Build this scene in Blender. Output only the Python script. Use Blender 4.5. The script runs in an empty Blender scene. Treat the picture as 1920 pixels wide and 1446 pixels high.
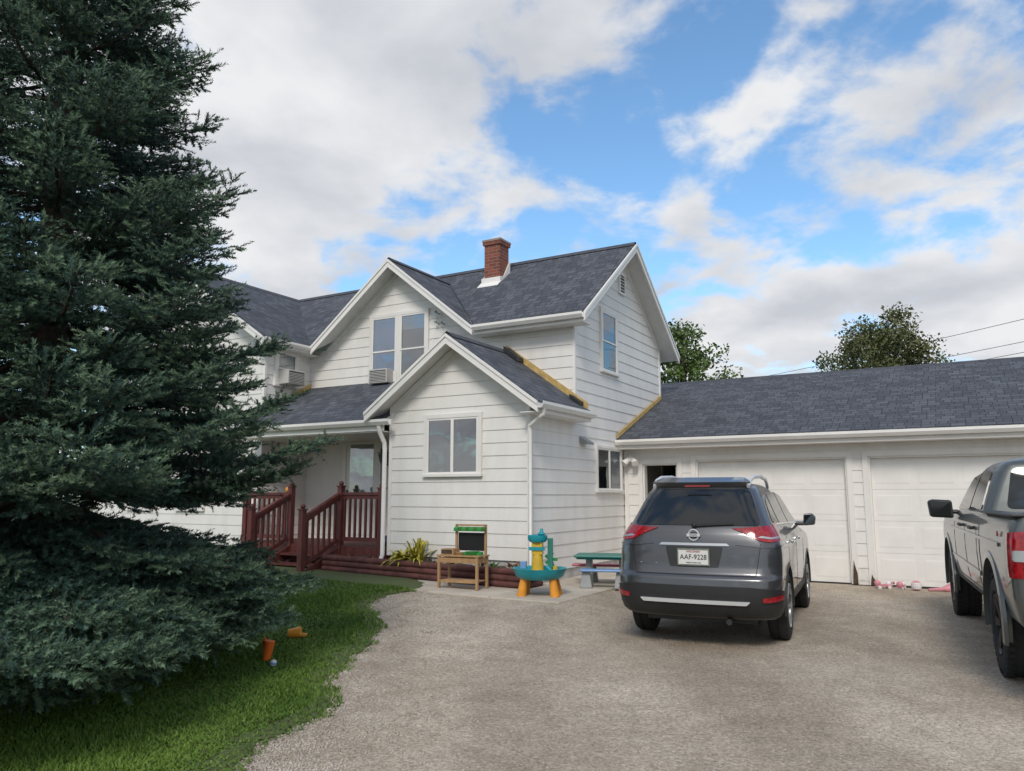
import bpy, bmesh, math, random
import numpy as np
from mathutils import Vector, Matrix
from mathutils.geometry import delaunay_2d_cdt
random.seed(3); rng=np.random.default_rng(3)
SC=bpy.context.scene; COL=SC.collection
OX,OY=0.275,12.13
CS,SN=math.cos(math.radians(30)),0.5
# ---------------------------------------------------------------- materials
def nmat(name):
    m=bpy.data.materials.new(name); m.use_nodes=True
    nt=m.node_tree; b=nt.nodes["Principled BSDF"]
    return m,nt,b
def mat(name,c,rough=.6,metal=0.,coat=0.,var=.12,scale=6.,bump=0.,bscale=60.,spec=None,stretch=None):
    m,nt,b=nmat(name)
    b.inputs["Roughness"].default_value=rough; b.inputs["Metallic"].default_value=metal
    b.inputs["Coat Weight"].default_value=coat; b.inputs["Coat Roughness"].default_value=.04
    if spec is not None: b.inputs["Specular IOR Level"].default_value=spec
    tc=nt.nodes.new("ShaderNodeTexCoord")
    src=tc.outputs["Object"]
    if stretch:
        mp=nt.nodes.new("ShaderNodeMapping"); mp.inputs["Scale"].default_value=stretch
        nt.links.new(src,mp.inputs[0]); src=mp.outputs[0]
    n=nt.nodes.new("ShaderNodeTexNoise"); n.inputs["Scale"].default_value=scale; n.inputs["Detail"].default_value=6
    nt.links.new(src,n.inputs["Vector"])
    r=nt.nodes.new("ShaderNodeValToRGB")
    r.color_ramp.elements[0].position=.3; r.color_ramp.elements[1].position=.7
    r.color_ramp.elements[0].color=[x*(1-var) for x in c]+[1]
    r.color_ramp.elements[1].color=[min(1,x*(1+var)) for x in c]+[1]
    nt.links.new(n.outputs["Fac"],r.inputs[0]); nt.links.new(r.outputs[0],b.inputs["Base Color"])
    if bump:
        n2=nt.nodes.new("ShaderNodeTexNoise"); n2.inputs["Scale"].default_value=bscale; n2.inputs["Detail"].default_value=4
        nt.links.new(src,n2.inputs["Vector"])
        bp=nt.nodes.new("ShaderNodeBump"); bp.inputs["Strength"].default_value=bump; bp.inputs["Distance"].default_value=.01
        nt.links.new(n2.outputs["Fac"],bp.inputs["Height"]); nt.links.new(bp.outputs[0],b.inputs["Normal"])
    return m
def siding_mat(name,c):
    m,nt,b=nmat(name); b.inputs["Roughness"].default_value=.6
    tc=nt.nodes.new("ShaderNodeTexCoord")
    mp=nt.nodes.new("ShaderNodeMapping"); mp.inputs["Scale"].default_value=(1.2,1.2,.35)
    nt.links.new(tc.outputs["Object"],mp.inputs[0])
    n=nt.nodes.new("ShaderNodeTexNoise"); n.inputs["Scale"].default_value=2.2; n.inputs["Detail"].default_value=8; n.inputs["Roughness"].default_value=.65
    nt.links.new(mp.outputs[0],n.inputs["Vector"])
    r=nt.nodes.new("ShaderNodeValToRGB")
    r.color_ramp.elements[0].position=.28; r.color_ramp.elements[0].color=[c[0]*.89,c[1]*.885,c[2]*.87,1]
    r.color_ramp.elements[1].position=.55; r.color_ramp.elements[1].color=list(c)+[1]
    nt.links.new(n.outputs["Fac"],r.inputs[0])
    sp=nt.nodes.new("ShaderNodeSeparateXYZ"); nt.links.new(tc.outputs["Object"],sp.inputs[0])
    mr=nt.nodes.new("ShaderNodeMapRange"); mr.inputs[1].default_value=.0; mr.inputs[2].default_value=.65; mr.inputs[3].default_value=1; mr.inputs[4].default_value=0
    nt.links.new(sp.outputs["Z"],mr.inputs[0])
    n2=nt.nodes.new("ShaderNodeTexNoise"); n2.inputs["Scale"].default_value=9; n2.inputs["Detail"].default_value=6
    nt.links.new(tc.outputs["Object"],n2.inputs["Vector"])
    mu=nt.nodes.new("ShaderNodeMath"); mu.operation='MULTIPLY'; nt.links.new(mr.outputs[0],mu.inputs[0]); nt.links.new(n2.outputs["Fac"],mu.inputs[1])
    mr2=nt.nodes.new("ShaderNodeMapRange"); mr2.inputs[1].default_value=.26; mr2.inputs[2].default_value=.6; mr2.inputs[4].default_value=.4
    nt.links.new(mu.outputs[0],mr2.inputs[0])
    mx=nt.nodes.new("ShaderNodeMixRGB"); mx.inputs[2].default_value=(.30,.27,.22,1)
    nt.links.new(mr2.outputs[0],mx.inputs[0]); nt.links.new(r.outputs[0],mx.inputs[1]); nt.links.new(mx.outputs[0],b.inputs["Base Color"])
    bp=nt.nodes.new("ShaderNodeBump"); bp.inputs["Strength"].default_value=.12; bp.inputs["Distance"].default_value=.01
    nt.links.new(n2.outputs["Fac"],bp.inputs["Height"]); nt.links.new(bp.outputs[0],b.inputs["Normal"])
    return m
def shingle_mat():
    m,nt,b=nmat("shingle"); b.inputs["Roughness"].default_value=.92
    uv=nt.nodes.new("ShaderNodeTexCoord")
    br=nt.nodes.new("ShaderNodeTexBrick")
    br.inputs["Scale"].default_value=1; br.inputs["Brick Width"].default_value=.21; br.inputs["Row Height"].default_value=.14
    br.inputs["Mortar Size"].default_value=.008; br.inputs["Mortar Smooth"].default_value=.4; br.inputs["Bias"].default_value=-.1
    br.offset=.37; br.squash=.6; br.squash_frequency=3
    br.inputs["Color1"].default_value=(.058,.064,.080,1); br.inputs["Color2"].default_value=(.108,.116,.137,1); br.inputs["Mortar"].default_value=(.025,.028,.036,1)
    # wobble the courses a little
    wn=nt.nodes.new("ShaderNodeTexNoise"); wn.inputs["Scale"].default_value=2.5; nt.links.new(uv.outputs["UV"],wn.inputs["Vector"])
    ws=nt.nodes.new("ShaderNodeVectorMath"); ws.operation='MULTIPLY_ADD'; ws.inputs[1].default_value=(.03,.018,0); nt.links.new(wn.outputs["Color"],ws.inputs[0]); nt.links.new(uv.outputs["UV"],ws.inputs[2])
    nt.links.new(ws.outputs[0],br.inputs["Vector"])
    n=nt.nodes.new("ShaderNodeTexNoise"); n.inputs["Scale"].default_value=1.3; n.inputs["Detail"].default_value=5
    nt.links.new(uv.outputs["UV"],n.inputs["Vector"])
    mr=nt.nodes.new("ShaderNodeMapRange"); mr.inputs[1].default_value=.3; mr.inputs[2].default_value=.7; mr.inputs[3].default_value=.88; mr.inputs[4].default_value=1.12
    nt.links.new(n.outputs["Fac"],mr.inputs[0])
    g=nt.nodes.new("ShaderNodeTexNoise"); g.inputs["Scale"].default_value=60; g.inputs["Detail"].default_value=3
    nt.links.new(uv.outputs["UV"],g.inputs["Vector"])
    mr3=nt.nodes.new("ShaderNodeMapRange"); mr3.inputs[1].default_value=.3; mr3.inputs[2].default_value=.7; mr3.inputs[3].default_value=.78; mr3.inputs[4].default_value=1.25
    nt.links.new(g.outputs["Fac"],mr3.inputs[0])
    mm=nt.nodes.new("ShaderNodeMath"); mm.operation='MULTIPLY'; nt.links.new(mr.outputs[0],mm.inputs[0]); nt.links.new(mr3.outputs[0],mm.inputs[1])
    vm=nt.nodes.new("ShaderNodeVectorMath"); vm.operation='SCALE'; nt.links.new(br.outputs["Color"],vm.inputs[0]); nt.links.new(mm.outputs[0],vm.inputs["Scale"])
    nt.links.new(vm.outputs[0],b.inputs["Base Color"])
    bp=nt.nodes.new("ShaderNodeBump"); bp.inputs["Strength"].default_value=.6; bp.inputs["Distance"].default_value=.01; bp.invert=True
    nt.links.new(br.outputs["Fac"],bp.inputs["Height"]); nt.links.new(bp.outputs[0],b.inputs["Normal"])
    return m
def brick_mat():
    m,nt,b=nmat("brick"); b.inputs["Roughness"].default_value=.9
    tc=nt.nodes.new("ShaderNodeTexCoord"); sp=nt.nodes.new("ShaderNodeSeparateXYZ"); nt.links.new(tc.outputs["Object"],sp.inputs[0])
    ad=nt.nodes.new("ShaderNodeMath"); nt.links.new(sp.outputs["X"],ad.inputs[0]); nt.links.new(sp.outputs["Y"],ad.inputs[1])
    cb=nt.nodes.new("ShaderNodeCombineXYZ"); nt.links.new(ad.outputs[0],cb.inputs[0]); nt.links.new(sp.outputs["Z"],cb.inputs[1])
    br=nt.nodes.new("ShaderNodeTexBrick"); br.inputs["Scale"].default_value=1; br.inputs["Brick Width"].default_value=.2; br.inputs["Row Height"].default_value=.07; br.inputs["Mortar Size"].default_value=.006
    br.inputs["Color1"].default_value=(.28,.08,.05,1); br.inputs["Color2"].default_value=(.15,.048,.035,1); br.inputs["Mortar"].default_value=(.24,.18,.15,1)
    nt.links.new(cb.outputs[0],br.inputs["Vector"]); nt.links.new(br.outputs["Color"],b.inputs["Base Color"]); return m
def glass_mat(name,refl):
    m,nt,b=nmat(name); nt.nodes.remove(b); out=nt.nodes["Material Output"]
    tr=nt.nodes.new("ShaderNodeBsdfTransparent"); tr.inputs[0].default_value=(.75,.78,.8,1)
    gl=nt.nodes.new("ShaderNodeBsdfGlossy"); gl.inputs["Roughness"].default_value=.015; gl.inputs[0].default_value=(.95,.95,.95,1)
    n=nt.nodes.new("ShaderNodeTexNoise"); n.inputs["Scale"].default_value=1.5
    tc=nt.nodes.new("ShaderNodeTexCoord"); nt.links.new(tc.outputs["Object"],n.inputs["Vector"])
    bp=nt.nodes.new("ShaderNodeBump"); bp.inputs["Strength"].default_value=.5; bp.inputs["Distance"].default_value=.01
    nt.links.new(n.outputs["Fac"],bp.inputs["Height"]); nt.links.new(bp.outputs[0],gl.inputs["Normal"])
    mx=nt.nodes.new("ShaderNodeMixShader"); mx.inputs[0].default_value=refl
    nt.links.new(tr.outputs[0],mx.inputs[1]); nt.links.new(gl.outputs[0],mx.inputs[2]); nt.links.new(mx.outputs[0],out.inputs[0]); return m
M={}
M['white']=siding_mat("white_siding_paint",(.775,.755,.725))
M['trim']=mat("white_trim_paint",(.80,.78,.75),.5,var=.05,scale=3)
M['soffit']=mat("soffit_paint",(.72,.705,.68),.6,var=.06)
M['shingle']=shingle_mat(); M['brick']=brick_mat()
M['ridge']=mat("ridge_shingle",(.065,.07,.085),.9,var=.3,scale=8)
M['found']=mat("foundation_concrete",(.52,.51,.49),.9,var=.25,scale=5,bump=.5)
M['yellow']=mat("sheathing_wood",(.50,.35,.13),.8,var=.25,scale=10)
M['glass']=glass_mat("window_glass",.18)
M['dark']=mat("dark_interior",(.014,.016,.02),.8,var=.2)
M['black']=mat("black_plastic",(.020,.021,.023),.5,var=.15,bump=.1,bscale=300)
M['curtain']=mat("curtain_cloth",(.30,.32,.36),.9,var=.12,scale=9)
M['blue']=mat("blue_reflection_shade",(.06,.20,.46),.8,var=.25,scale=3)  # blue reflection of the upstairs left pane, put into the shade's colour
M['deck']=mat("redbrown_stain",(.105,.028,.024),.6,var=.3,scale=12,stretch=(1,1,.3))
M['timber']=mat("timber_stain",(.10,.035,.03),.8,var=.4,scale=8,bump=.4)
M['soil']=mat("soil",(.07,.05,.035),1,var=.4,scale=14,bump=1,bscale=40)
M['concrete']=mat("concrete",(.50,.44,.365),.9,var=.16,scale=3,bump=.4,bscale=120)
M['metalgrey']=mat("grey_metal",(.35,.36,.37),.4,.5,var=.1)
M['ac']=mat("ac_beige",(.48,.47,.44),.5,var=.08)
M['suv']=mat("gunmetal_paint",(.088,.09,.098),.3,.6,coat=.8,var=.03,scale=2)
M['truck']=mat("grey_green_truck_paint",(.10,.11,.108),.35,.45,coat=.6,var=.03,scale=2)
M['carglass']=mat("tinted_car_glass",(.010,.012,.014),.04,0,coat=0,var=.05,spec=.6)
M['chrome']=mat("chrome",(.75,.76,.78),.15,1,var=.03)
M['silver']=mat("silver_plastic",(.5,.51,.52),.3,.7,var=.03)
M['bright']=mat("bright_satin_metal",(.64,.65,.66),.35,.25,var=.03)
M['red']=mat("red_lens",(.28,.006,.012),.15,0,coat=.6,var=.5,scale=30)
M['tyre']=mat("tyre_rubber",(.02,.02,.021),.85,var=.25,scale=20,bump=.3,bscale=120)
M['plate']=mat("plate_white",(.66,.66,.65),.4,var=.04)
M['ink']=mat("ink_black",(.01,.01,.012),.5,var=0)
M['inkred']=mat("ink_red",(.30,.03,.025),.5,var=0)
M['wood']=mat("toy_wood",(.38,.23,.11),.6,var=.2,scale=14,stretch=(1,1,.2))
M['teal']=mat("teal_plastic",(.01,.29,.35),.45,var=.15)
M['orange']=mat("orange_plastic",(.72,.30,.035),.45,var=.15)
M['rorange']=mat("red_orange_plastic",(.75,.15,.02),.45,var=.15)
M['tyellow']=mat("yellow_plastic",(.66,.42,.04),.4,var=.12)
M['green']=mat("green_plastic",(.03,.26,.06),.4,var=.1)
M['dgreen']=mat("dark_green_plastic",(.03,.19,.15),.45,var=.1)
M['sblue']=mat("soft_blue_plastic",(.16,.30,.55),.45,var=.1)
M['lgrey']=mat("light_grey_plastic",(.34,.36,.37),.5,var=.1)
M['pink']=mat("pink_plastic",(.62,.24,.29),.45,var=.15)
M['mag']=mat("magenta_plastic",(.45,.08,.15),.4,var=.15)
M['whitep']=mat("white_plastic",(.72,.72,.72),.35,var=.05)
M['bark']=mat("bark",(.07,.052,.038),.95,var=.35,scale=10,bump=1,bscale=25)
M['hosta']=mat("yellow_green_leaf",(.38,.34,.04),.6,var=.35,scale=20)
M['deadleaf']=mat("dry_leaf",(.16,.085,.04),.8,var=.4,scale=20)
M['leafg']=mat("green_leaf",(.05,.13,.02),.6,var=.35,scale=20)
M['pole']=mat("utility_pole_wood",(.12,.09,.07),.9,var=.3)
M['wire']=mat("wire_grey",(.10,.105,.11),.7,var=.1)
def leafmat(name,c1,c2,scale,rough=.6):
    m,nt,b=nmat(name); b.inputs["Roughness"].default_value=rough
    b.inputs["Specular IOR Level"].default_value=.25
    tc=nt.nodes.new("ShaderNodeTexCoord"); n=nt.nodes.new("ShaderNodeTexNoise"); n.inputs["Scale"].default_value=scale; n.inputs["Detail"].default_value=5
    nt.links.new(tc.outputs["Object"],n.inputs["Vector"])
    ge=nt.nodes.new("ShaderNodeNewGeometry")
    ad=nt.nodes.new("ShaderNodeMath"); ad.operation='MULTIPLY_ADD'; ad.inputs[1].default_value=.35
    nt.links.new(ge.outputs["Random Per Island"],ad.inputs[0]); nt.links.new(n.outputs["Fac"],ad.inputs[2])
    r=nt.nodes.new("ShaderNodeValToRGB"); r.color_ramp.elements[0].position=.4; r.color_ramp.elements[1].position=.95
    r.color_ramp.elements[0].color=list(c1)+[1]; r.color_ramp.elements[1].color=list(c2)+[1]
    nt.links.new(ad.outputs[0],r.inputs[0]); nt.links.new(r.outputs[0],b.inputs["Base Color"]); return m
M['needle']=leafmat("spruce_needle",(.020,.046,.036),(.06,.11,.08),1.6)
M['needletip']=leafmat("spruce_new_growth",(.055,.105,.068),(.14,.205,.12),1.6)
M['leafA']=leafmat("tree_leaf",(.045,.09,.02),(.14,.20,.055),.6)
M['leafB']=leafmat("tree_leaf_turning",(.055,.08,.03),(.16,.16,.07),.6)
M['grass']=leafmat("grass_blade",(.055,.12,.018),(.16,.25,.042),.8)
M['pebble']=leafmat("pebble",(.27,.225,.18),(.56,.51,.45),3,.9)
# ---------------------------------------------------------------- mesh helpers
def finish(ob,parent=None,smooth=None,bevel=0):
    me=ob.data
    bm=bmesh.new(); bm.from_mesh(me); bmesh.ops.recalc_face_normals(bm,faces=bm.faces); bm.to_mesh(me); bm.free()
    if smooth is not None:
        me.polygons.foreach_set("use_smooth",[True]*len(me.polygons)); me.set_sharp_from_angle(angle=math.radians(smooth))
    if bevel:
        md=ob.modifiers.new("bevel",'BEVEL'); md.width=bevel; md.segments=2; md.limit_method='ANGLE'
    if parent: ob.parent=parent
    return ob
class MB:
    def __init__(s): s.v=[];s.f=[];s.m=[];s.k=[]
    def add(s,vs,fs,mi=0):
        s.k.append((vs,fs,mi))
        o=len(s.v); s.v+= [tuple(v) for v in vs]; s.f+=[tuple(i+o for i in f) for f in fs]; s.m+=[mi]*len(fs); return s
    def box(s,x0,x1,y0,y1,z0,z1,mi=0):
        x0,x1=sorted((x0,x1));y0,y1=sorted((y0,y1));z0,z1=sorted((z0,z1))
        return s.add([(x0,y0,z0),(x1,y0,z0),(x1,y1,z0),(x0,y1,z0),(x0,y0,z1),(x1,y0,z1),(x1,y1,z1),(x0,y1,z1)],[(0,3,2,1),(4,5,6,7),(0,1,5,4),(1,2,6,5),(2,3,7,6),(3,0,4,7)],mi)
    def prism(s,pts,vec,mi=0):
        n=len(pts); P=[Vector(p) for p in pts]; V=Vector(vec)
        return s.add(P+[p+V for p in P],[tuple(range(n)),tuple(range(2*n-1,n-1,-1))]+[(i,(i+1)%n,(i+1)%n+n,i+n) for i in range(n)],mi)
    def beam(s,p0,p1,w,h,mi=0):
        p0=Vector(p0);p1=Vector(p1);d=(p1-p0).normalized(); up=Vector((0,0,1)) if abs(d.z)<.95 else Vector((0,1,0))
        r=d.cross(up).normalized()*w/2; u=r.cross(d).normalized()*h/2
        return s.prism([p0-r-u,p0+r-u,p0+r+u,p0-r+u],p1-p0,mi)
    def cyl(s,p0,p1,r0,r1=None,n=14,mi=0,cap=True):
        r1=r0 if r1 is None else r1
        p0=Vector(p0);p1=Vector(p1);d=(p1-p0).normalized(); up=Vector((0,0,1)) if abs(d.z)<.9 else Vector((1,0,0))
        a=d.cross(up).normalized(); b=d.cross(a)
        vs=[p0+(a*math.cos(2*math.pi*i/n)+b*math.sin(2*math.pi*i/n))*r0 for i in range(n)]+[p1+(a*math.cos(2*math.pi*i/n)+b*math.sin(2*math.pi*i/n))*r1 for i in range(n)]
        fs=[(i,(i+1)%n,(i+1)%n+n,i+n) for i in range(n)]
        if cap: fs+=[tuple(range(n-1,-1,-1)),tuple(range(n,2*n))]
        return s.add(vs,fs,mi)
    def path(s,pts,r,n=10,mi=0):
        P=[Vector(p) for p in pts]; vs=[];fs=[]
        for i,p in enumerate(P):
            d=(P[min(i+1,len(P)-1)]-P[max(i-1,0)]).normalized(); up=Vector((0,0,1)) if abs(d.z)<.9 else Vector((1,0,0))
            a=d.cross(up).normalized(); b=d.cross(a)
            if i and a.dot(pa)<0: a=-a;b=-b
            if i and abs(a.dot(pa))<.5:
                a=(pa-d*pa.dot(d)).normalized(); b=d.cross(a)
            pa=a; rr=r[i] if isinstance(r,(list,tuple)) else r
            vs+=[p+(a*math.cos(2*math.pi*k/n)+b*math.sin(2*math.pi*k/n))*rr for k in range(n)]
        for i in range(len(P)-1):
            for k in range(n): fs.append((i*n+k,i*n+(k+1)%n,(i+1)*n+(k+1)%n,(i+1)*n+k))
        fs+=[tuple(range(n-1,-1,-1)),tuple((len(P)-1)*n+k for k in range(n))]
        return s.add(vs,fs,mi)
    def sphere(s,c,r,n=12,m=8,mi=0,sc=(1,1,1)):
        vs=[];fs=[]
        for j in range(m+1):
            th=math.pi*j/m
            for i in range(n):
                ph=2*math.pi*i/n; vs.append((c[0]+r*sc[0]*math.sin(th)*math.cos(ph),c[1]+r*sc[1]*math.sin(th)*math.sin(ph),c[2]+r*sc[2]*math.cos(th)))
        for j in range(m):
            for i in range(n): fs.append((j*n+i,j*n+(i+1)%n,(j+1)*n+(i+1)%n,(j+1)*n+i))
        return s.add(vs,fs,mi)
    def lathe(s,prof,c,axis='x',n=32,mi=0):
        vs=[];fs=[];k=len(prof)
        for i in range(n):
            t=2*math.pi*i/n
            for a,r in prof:
                if axis=='x': vs.append((c[0]+a,c[1]+r*math.cos(t),c[2]+r*math.sin(t)))
                else: vs.append((c[0]+r*math.cos(t),c[1]+r*math.sin(t),c[2]+a))
        for i in range(n):
            for j in range(k-1):
                fs.append((i*k+j,i*k+j+1,((i+1)%n)*k+j+1,((i+1)%n)*k+j))
        return s.add(vs,fs,mi)
    def obj(s,name,mats,parent=None,smooth=None,bevel=0,loc=None,label=None):
        me=bpy.data.meshes.new(name); me.from_pydata(s.v,[],s.f)
        if not isinstance(mats,(list,tuple)): mats=[mats]
        for m in mats: me.materials.append(M[m] if isinstance(m,str) else m)
        me.polygons.foreach_set("material_index",s.m)
        ob=bpy.data.objects.new(name,me); COL.objects.link(ob)
        finish(ob,parent,smooth,bevel)
        if loc: ob.location=loc
        if label: ob["label"]=label
        return ob
    def each(s,name,mats,parent=None,**k):
        for a in s.k:
            m=MB(); m.add(*a); m.obj(name,mats,parent,**k)
def empty(name,label,cat,loc=(0,0,0),rz=0,group=None,sc=1):
    e=bpy.data.objects.new(name,None); COL.objects.link(e); e.location=loc; e.rotation_euler=(0,0,math.radians(rz)); e.empty_display_size=.2
    e.scale=(sc,sc,sc) if not isinstance(sc,tuple) else sc
    e["label"]=label; e["category"]=cat
    if group: e["group"]=group
    return e
def tag(ob,label,cat,group=None):
    ob["label"]=label; ob["category"]=cat
    if group: ob["group"]=group
    return ob
def fast_mesh(name,V,F,mats,mi=None,k=3):
    me=bpy.data.meshes.new(name); n=len(V); f=len(F)
    me.vertices.add(n); me.vertices.foreach_set("co",np.asarray(V,dtype=np.float32).ravel())
    me.loops.add(f*k); me.loops.foreach_set("vertex_index",np.asarray(F,dtype=np.int32).ravel())
    me.polygons.add(f); me.polygons.foreach_set("loop_start",np.arange(0,f*k,k,dtype=np.int32))
    for m in mats: me.materials.append(M[m])
    if mi is not None: me.polygons.foreach_set("material_index",np.asarray(mi,dtype=np.int32))
    me.update(calc_edges=True)
    ob=bpy.data.objects.new(name,me); COL.objects.link(ob); return ob
def st(X,Y):
    dx=X-OX; dy=Y-OY; return CS*dx-SN*dy, SN*dx+CS*dy
def world(s,t): return OX+CS*s+SN*t, OY-SN*s+CS*t
def sstep(x): x=np.clip(x,0,1); return x*x*(3-2*x)
def H(X,Y):
    s,t=st(X,Y)
    base=.13+.10*sstep((1-s)/6.5)
    return base*sstep((2.5-s)/1.4)*sstep((t+5.2)/3.6)
def slabz(s): return .15+.10*float(sstep((1-s)/6.5))
# ================================================================ GROUND
def ground_mat():
    m,nt,b=nmat("ground_grass"); b.inputs["Roughness"].default_value=.95
    tc=nt.nodes.new("ShaderNodeTexCoord"); n=nt.nodes.new("ShaderNodeTexNoise"); n.inputs["Scale"].default_value=.7; n.inputs["Detail"].default_value=9; n.inputs["Roughness"].default_value=.7
    nt.links.new(tc.outputs["Object"],n.inputs["Vector"]); r=nt.nodes.new("ShaderNodeValToRGB")
    r.color_ramp.elements[0].position=.3; r.color_ramp.elements[0].color=(.075,.08,.035,1); r.color_ramp.elements[1].position=.75; r.color_ramp.elements[1].color=(.09,.13,.035,1)
    nt.links.new(n.outputs["Fac"],r.inputs[0]); nt.links.new(r.outputs[0],b.inputs["Base Color"]); return m
def gravel_mat():
    m,nt,b=nmat("gravel"); b.inputs["Roughness"].default_value=.95
    tc=nt.nodes.new("ShaderNodeTexCoord"); src=tc.outputs["Object"]
    def noise(sc,d=5,ro=.6,st_=None):
        n=nt.nodes.new("ShaderNodeTexNoise"); n.inputs["Scale"].default_value=sc; n.inputs["Detail"].default_value=d; n.inputs["Roughness"].default_value=ro
        v=src
        if st_:
            mp=nt.nodes.new("ShaderNodeMapping"); mp.inputs["Rotation"].default_value=(0,0,math.radians(25)); mp.inputs["Scale"].default_value=st_; nt.links.new(src,mp.inputs[0]); v=mp.outputs[0]
        nt.links.new(v,n.inputs["Vector"]); return n.outputs["Fac"]
    def ramp(f,a,ca,b_,cb):
        r=nt.nodes.new("ShaderNodeValToRGB"); r.color_ramp.elements[0].position=a; r.color_ramp.elements[0].color=ca; r.color_ramp.elements[1].position=b_; r.color_ramp.elements[1].color=cb; nt.links.new(f,r.inputs[0]); return r.outputs[0]
    base=ramp(noise(.45,7),.33,(.375,.315,.25,1),.68,(.53,.465,.385,1))
    def mul(a,bb):
        x=nt.nodes.new("ShaderNodeMixRGB"); x.blend_type='MULTIPLY'; x.inputs[0].default_value=1; nt.links.new(a,x.inputs[1]); nt.links.new(bb,x.inputs[2]); return x.outputs[0]
    f1=ramp(noise(30,5,.8),.35,(.66,.64,.62,1),.68,(1.25,1.25,1.25,1))
    vo=nt.nodes.new("ShaderNodeTexVoronoi"); vo.inputs["Scale"].default_value=70; nt.links.new(src,vo.inputs["Vector"])
    bw=nt.nodes.new("ShaderNodeRGBToBW"); nt.links.new(vo.outputs["Color"],bw.inputs[0])
    f2=ramp(bw.outputs[0],.15,(.76,.75,.74,1),.85,(1.2,1.2,1.18,1))
    f3=ramp(noise(3.2,6,.7),.35,(.84,.83,.81,1),.65,(1.1,1.1,1.1,1))
    f4=ramp(noise(.9,3,.5,(1,.15,1)),.4,(.84,.825,.81,1),.6,(1.1,1.1,1.1,1))
    nt.links.new(mul(mul(mul(mul(base,f1),f2),f3),f4),b.inputs["Base Color"])
    bp=nt.nodes.new("ShaderNodeBump"); bp.inputs["Strength"].default_value=.55; bp.inputs["Distance"].default_value=.01; bp.invert=True
    nt.links.new(vo.outputs["Distance"],bp.inputs["Height"]); nt.links.new(bp.outputs[0],b.inputs["Normal"])
    return m
M['ground']=ground_mat(); M['gravel']=gravel_mat()
g=MB(); g.add([(-1500,-1500,-.06),(1500,-1500,-.06),(1500,1500,-.06),(-1500,1500,-.06)],[(0,1,2,3)]).obj("ground",'ground')["kind"]="structure"
def grid_sheet(name,X,Y,Z,mt):
    ny,nx=X.shape; V=np.stack([X,Y,Z],-1).reshape(-1,3)
    idx=np.arange(ny*nx).reshape(ny,nx); F=np.stack([idx[:-1,:-1],idx[:-1,1:],idx[1:,1:],idx[1:,:-1]],-1).reshape(-1,4)
    ob=fast_mesh(name,V,F,[mt],k=4); ob.data.polygons.foreach_set("use_smooth",[True]*len(F)); ob["kind"]="structure"; return ob
rip=lambda X,Y:.008*np.sin(X*1.7+Y*.6)*np.sin(Y*1.3)
x=np.linspace(-2.6,22,160); y=np.linspace(-8,17,160); X,Y=np.meshgrid(x,y)
grid_sheet("driveway",X,Y,H(X,Y)+rip(X,Y),'gravel')
by=np.array([-8,0,4.5,5.26,5.76,6.38,7.2,8.14,9.0,9.9,10.6,11.1,11.6,11.95,12.5,17]); bx=np.array([-2,-1.75,-1.58,-1.46,-1.24,-1.5,-1.5,-1.46,-1.5,-1.78,-1.85,-1.6,-1.2,-1.2,-1.4,-1.4])
def border(Y): return np.interp(Y,by,bx)+.035*np.sin(Y*7.3)+.025*np.sin(Y*17.1+1)+.012*np.sin(Y*41)
def lawnH(X,Y):
    e=np.clip((border(Y)-X)/.25,0,1)
    return H(X,Y)+.010+.024*e
yy=np.linspace(-8,16.8,420); uu=np.concatenate([np.linspace(0,.9,40),np.linspace(.91,1,14)])
U,Y=np.meshgrid(uu,yy); X=-20+U*(border(Y)+20)
grid_sheet("lawn",X,Y,lawnH(X,Y),'ground')
def blades(N):
    Y=3.6+rng.random(N)**1.3*9.2; W=5.0; X=border(Y)+.07-rng.random(N)**1.15*W
    s,t=st(X,Y); dd=border(Y)-X
    keep=(t<-1.52)&((dd>.16)|(rng.random(N)<.28))
    X=X[keep];Y=Y[keep]; n=len(X)
    Z=lawnH(X,Y); h=rng.uniform(.016,.042,n)*(.75+.4*np.sin(X*3.1)*np.sin(Y*2.3)); a=rng.uniform(0,2*np.pi,n); w=rng.uniform(.0035,.0065,n)*(1+Y/14)
    lean=rng.normal(0,.018,(n,2))
    p0=np.stack([X-np.cos(a)*w,Y-np.sin(a)*w,Z],-1); p1=np.stack([X+np.cos(a)*w,Y+np.sin(a)*w,Z],-1); p2=np.stack([X+lean[:,0],Y+lean[:,1],Z+h],-1)
    V=np.stack([p0,p1,p2],1).reshape(-1,3); F=np.arange(3*n).reshape(n,3)
    o=fast_mesh("grass",V,F,['grass']); o["kind"]="stuff"; o["label"]="short green mown lawn grass beside the driveway"; o["category"]="grass"
blades(230000)
def pebbles(N):
    Y=3.9+rng.random(N)**1.8*8.5; near=rng.random(N)<.5
    X=np.where(near,border(Y)+np.abs(rng.normal(0,.40,N)),border(Y)+rng.random(N)*9)
    r=rng.uniform(.003,.009,N)*(1+.5*near)
    base=np.array([[1,0,0],[-1,0,0],[0,1,0],[0,-1,0],[0,0,.7],[0,0,-.7]])
    V=base[None]*r[:,None,None]*rng.uniform(.6,1.3,(N,6,1)); a=rng.uniform(0,6.28,N); c,s_=np.cos(a)[:,None],np.sin(a)[:,None]
    V=np.stack([V[...,0]*c-V[...,1]*s_,V[...,0]*s_+V[...,1]*c,V[...,2]],-1)
    V+=np.stack([X,Y,H(X,Y)+.002+rip(X,Y)],-1)[:,None]
    f=np.array([[0,2,4],[2,1,4],[1,3,4],[3,0,4],[2,0,5],[1,2,5],[3,1,5],[0,3,5]])
    F=(f[None]+6*np.arange(N)[:,None,None]).reshape(-1,3)
    o=fast_mesh("gravel",V.reshape(-1,3),F,['pebble']); o["kind"]="stuff"; o["label"]="loose pale gravel stones on the driveway"; o["category"]="gravel"
pebbles(28000)
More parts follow.
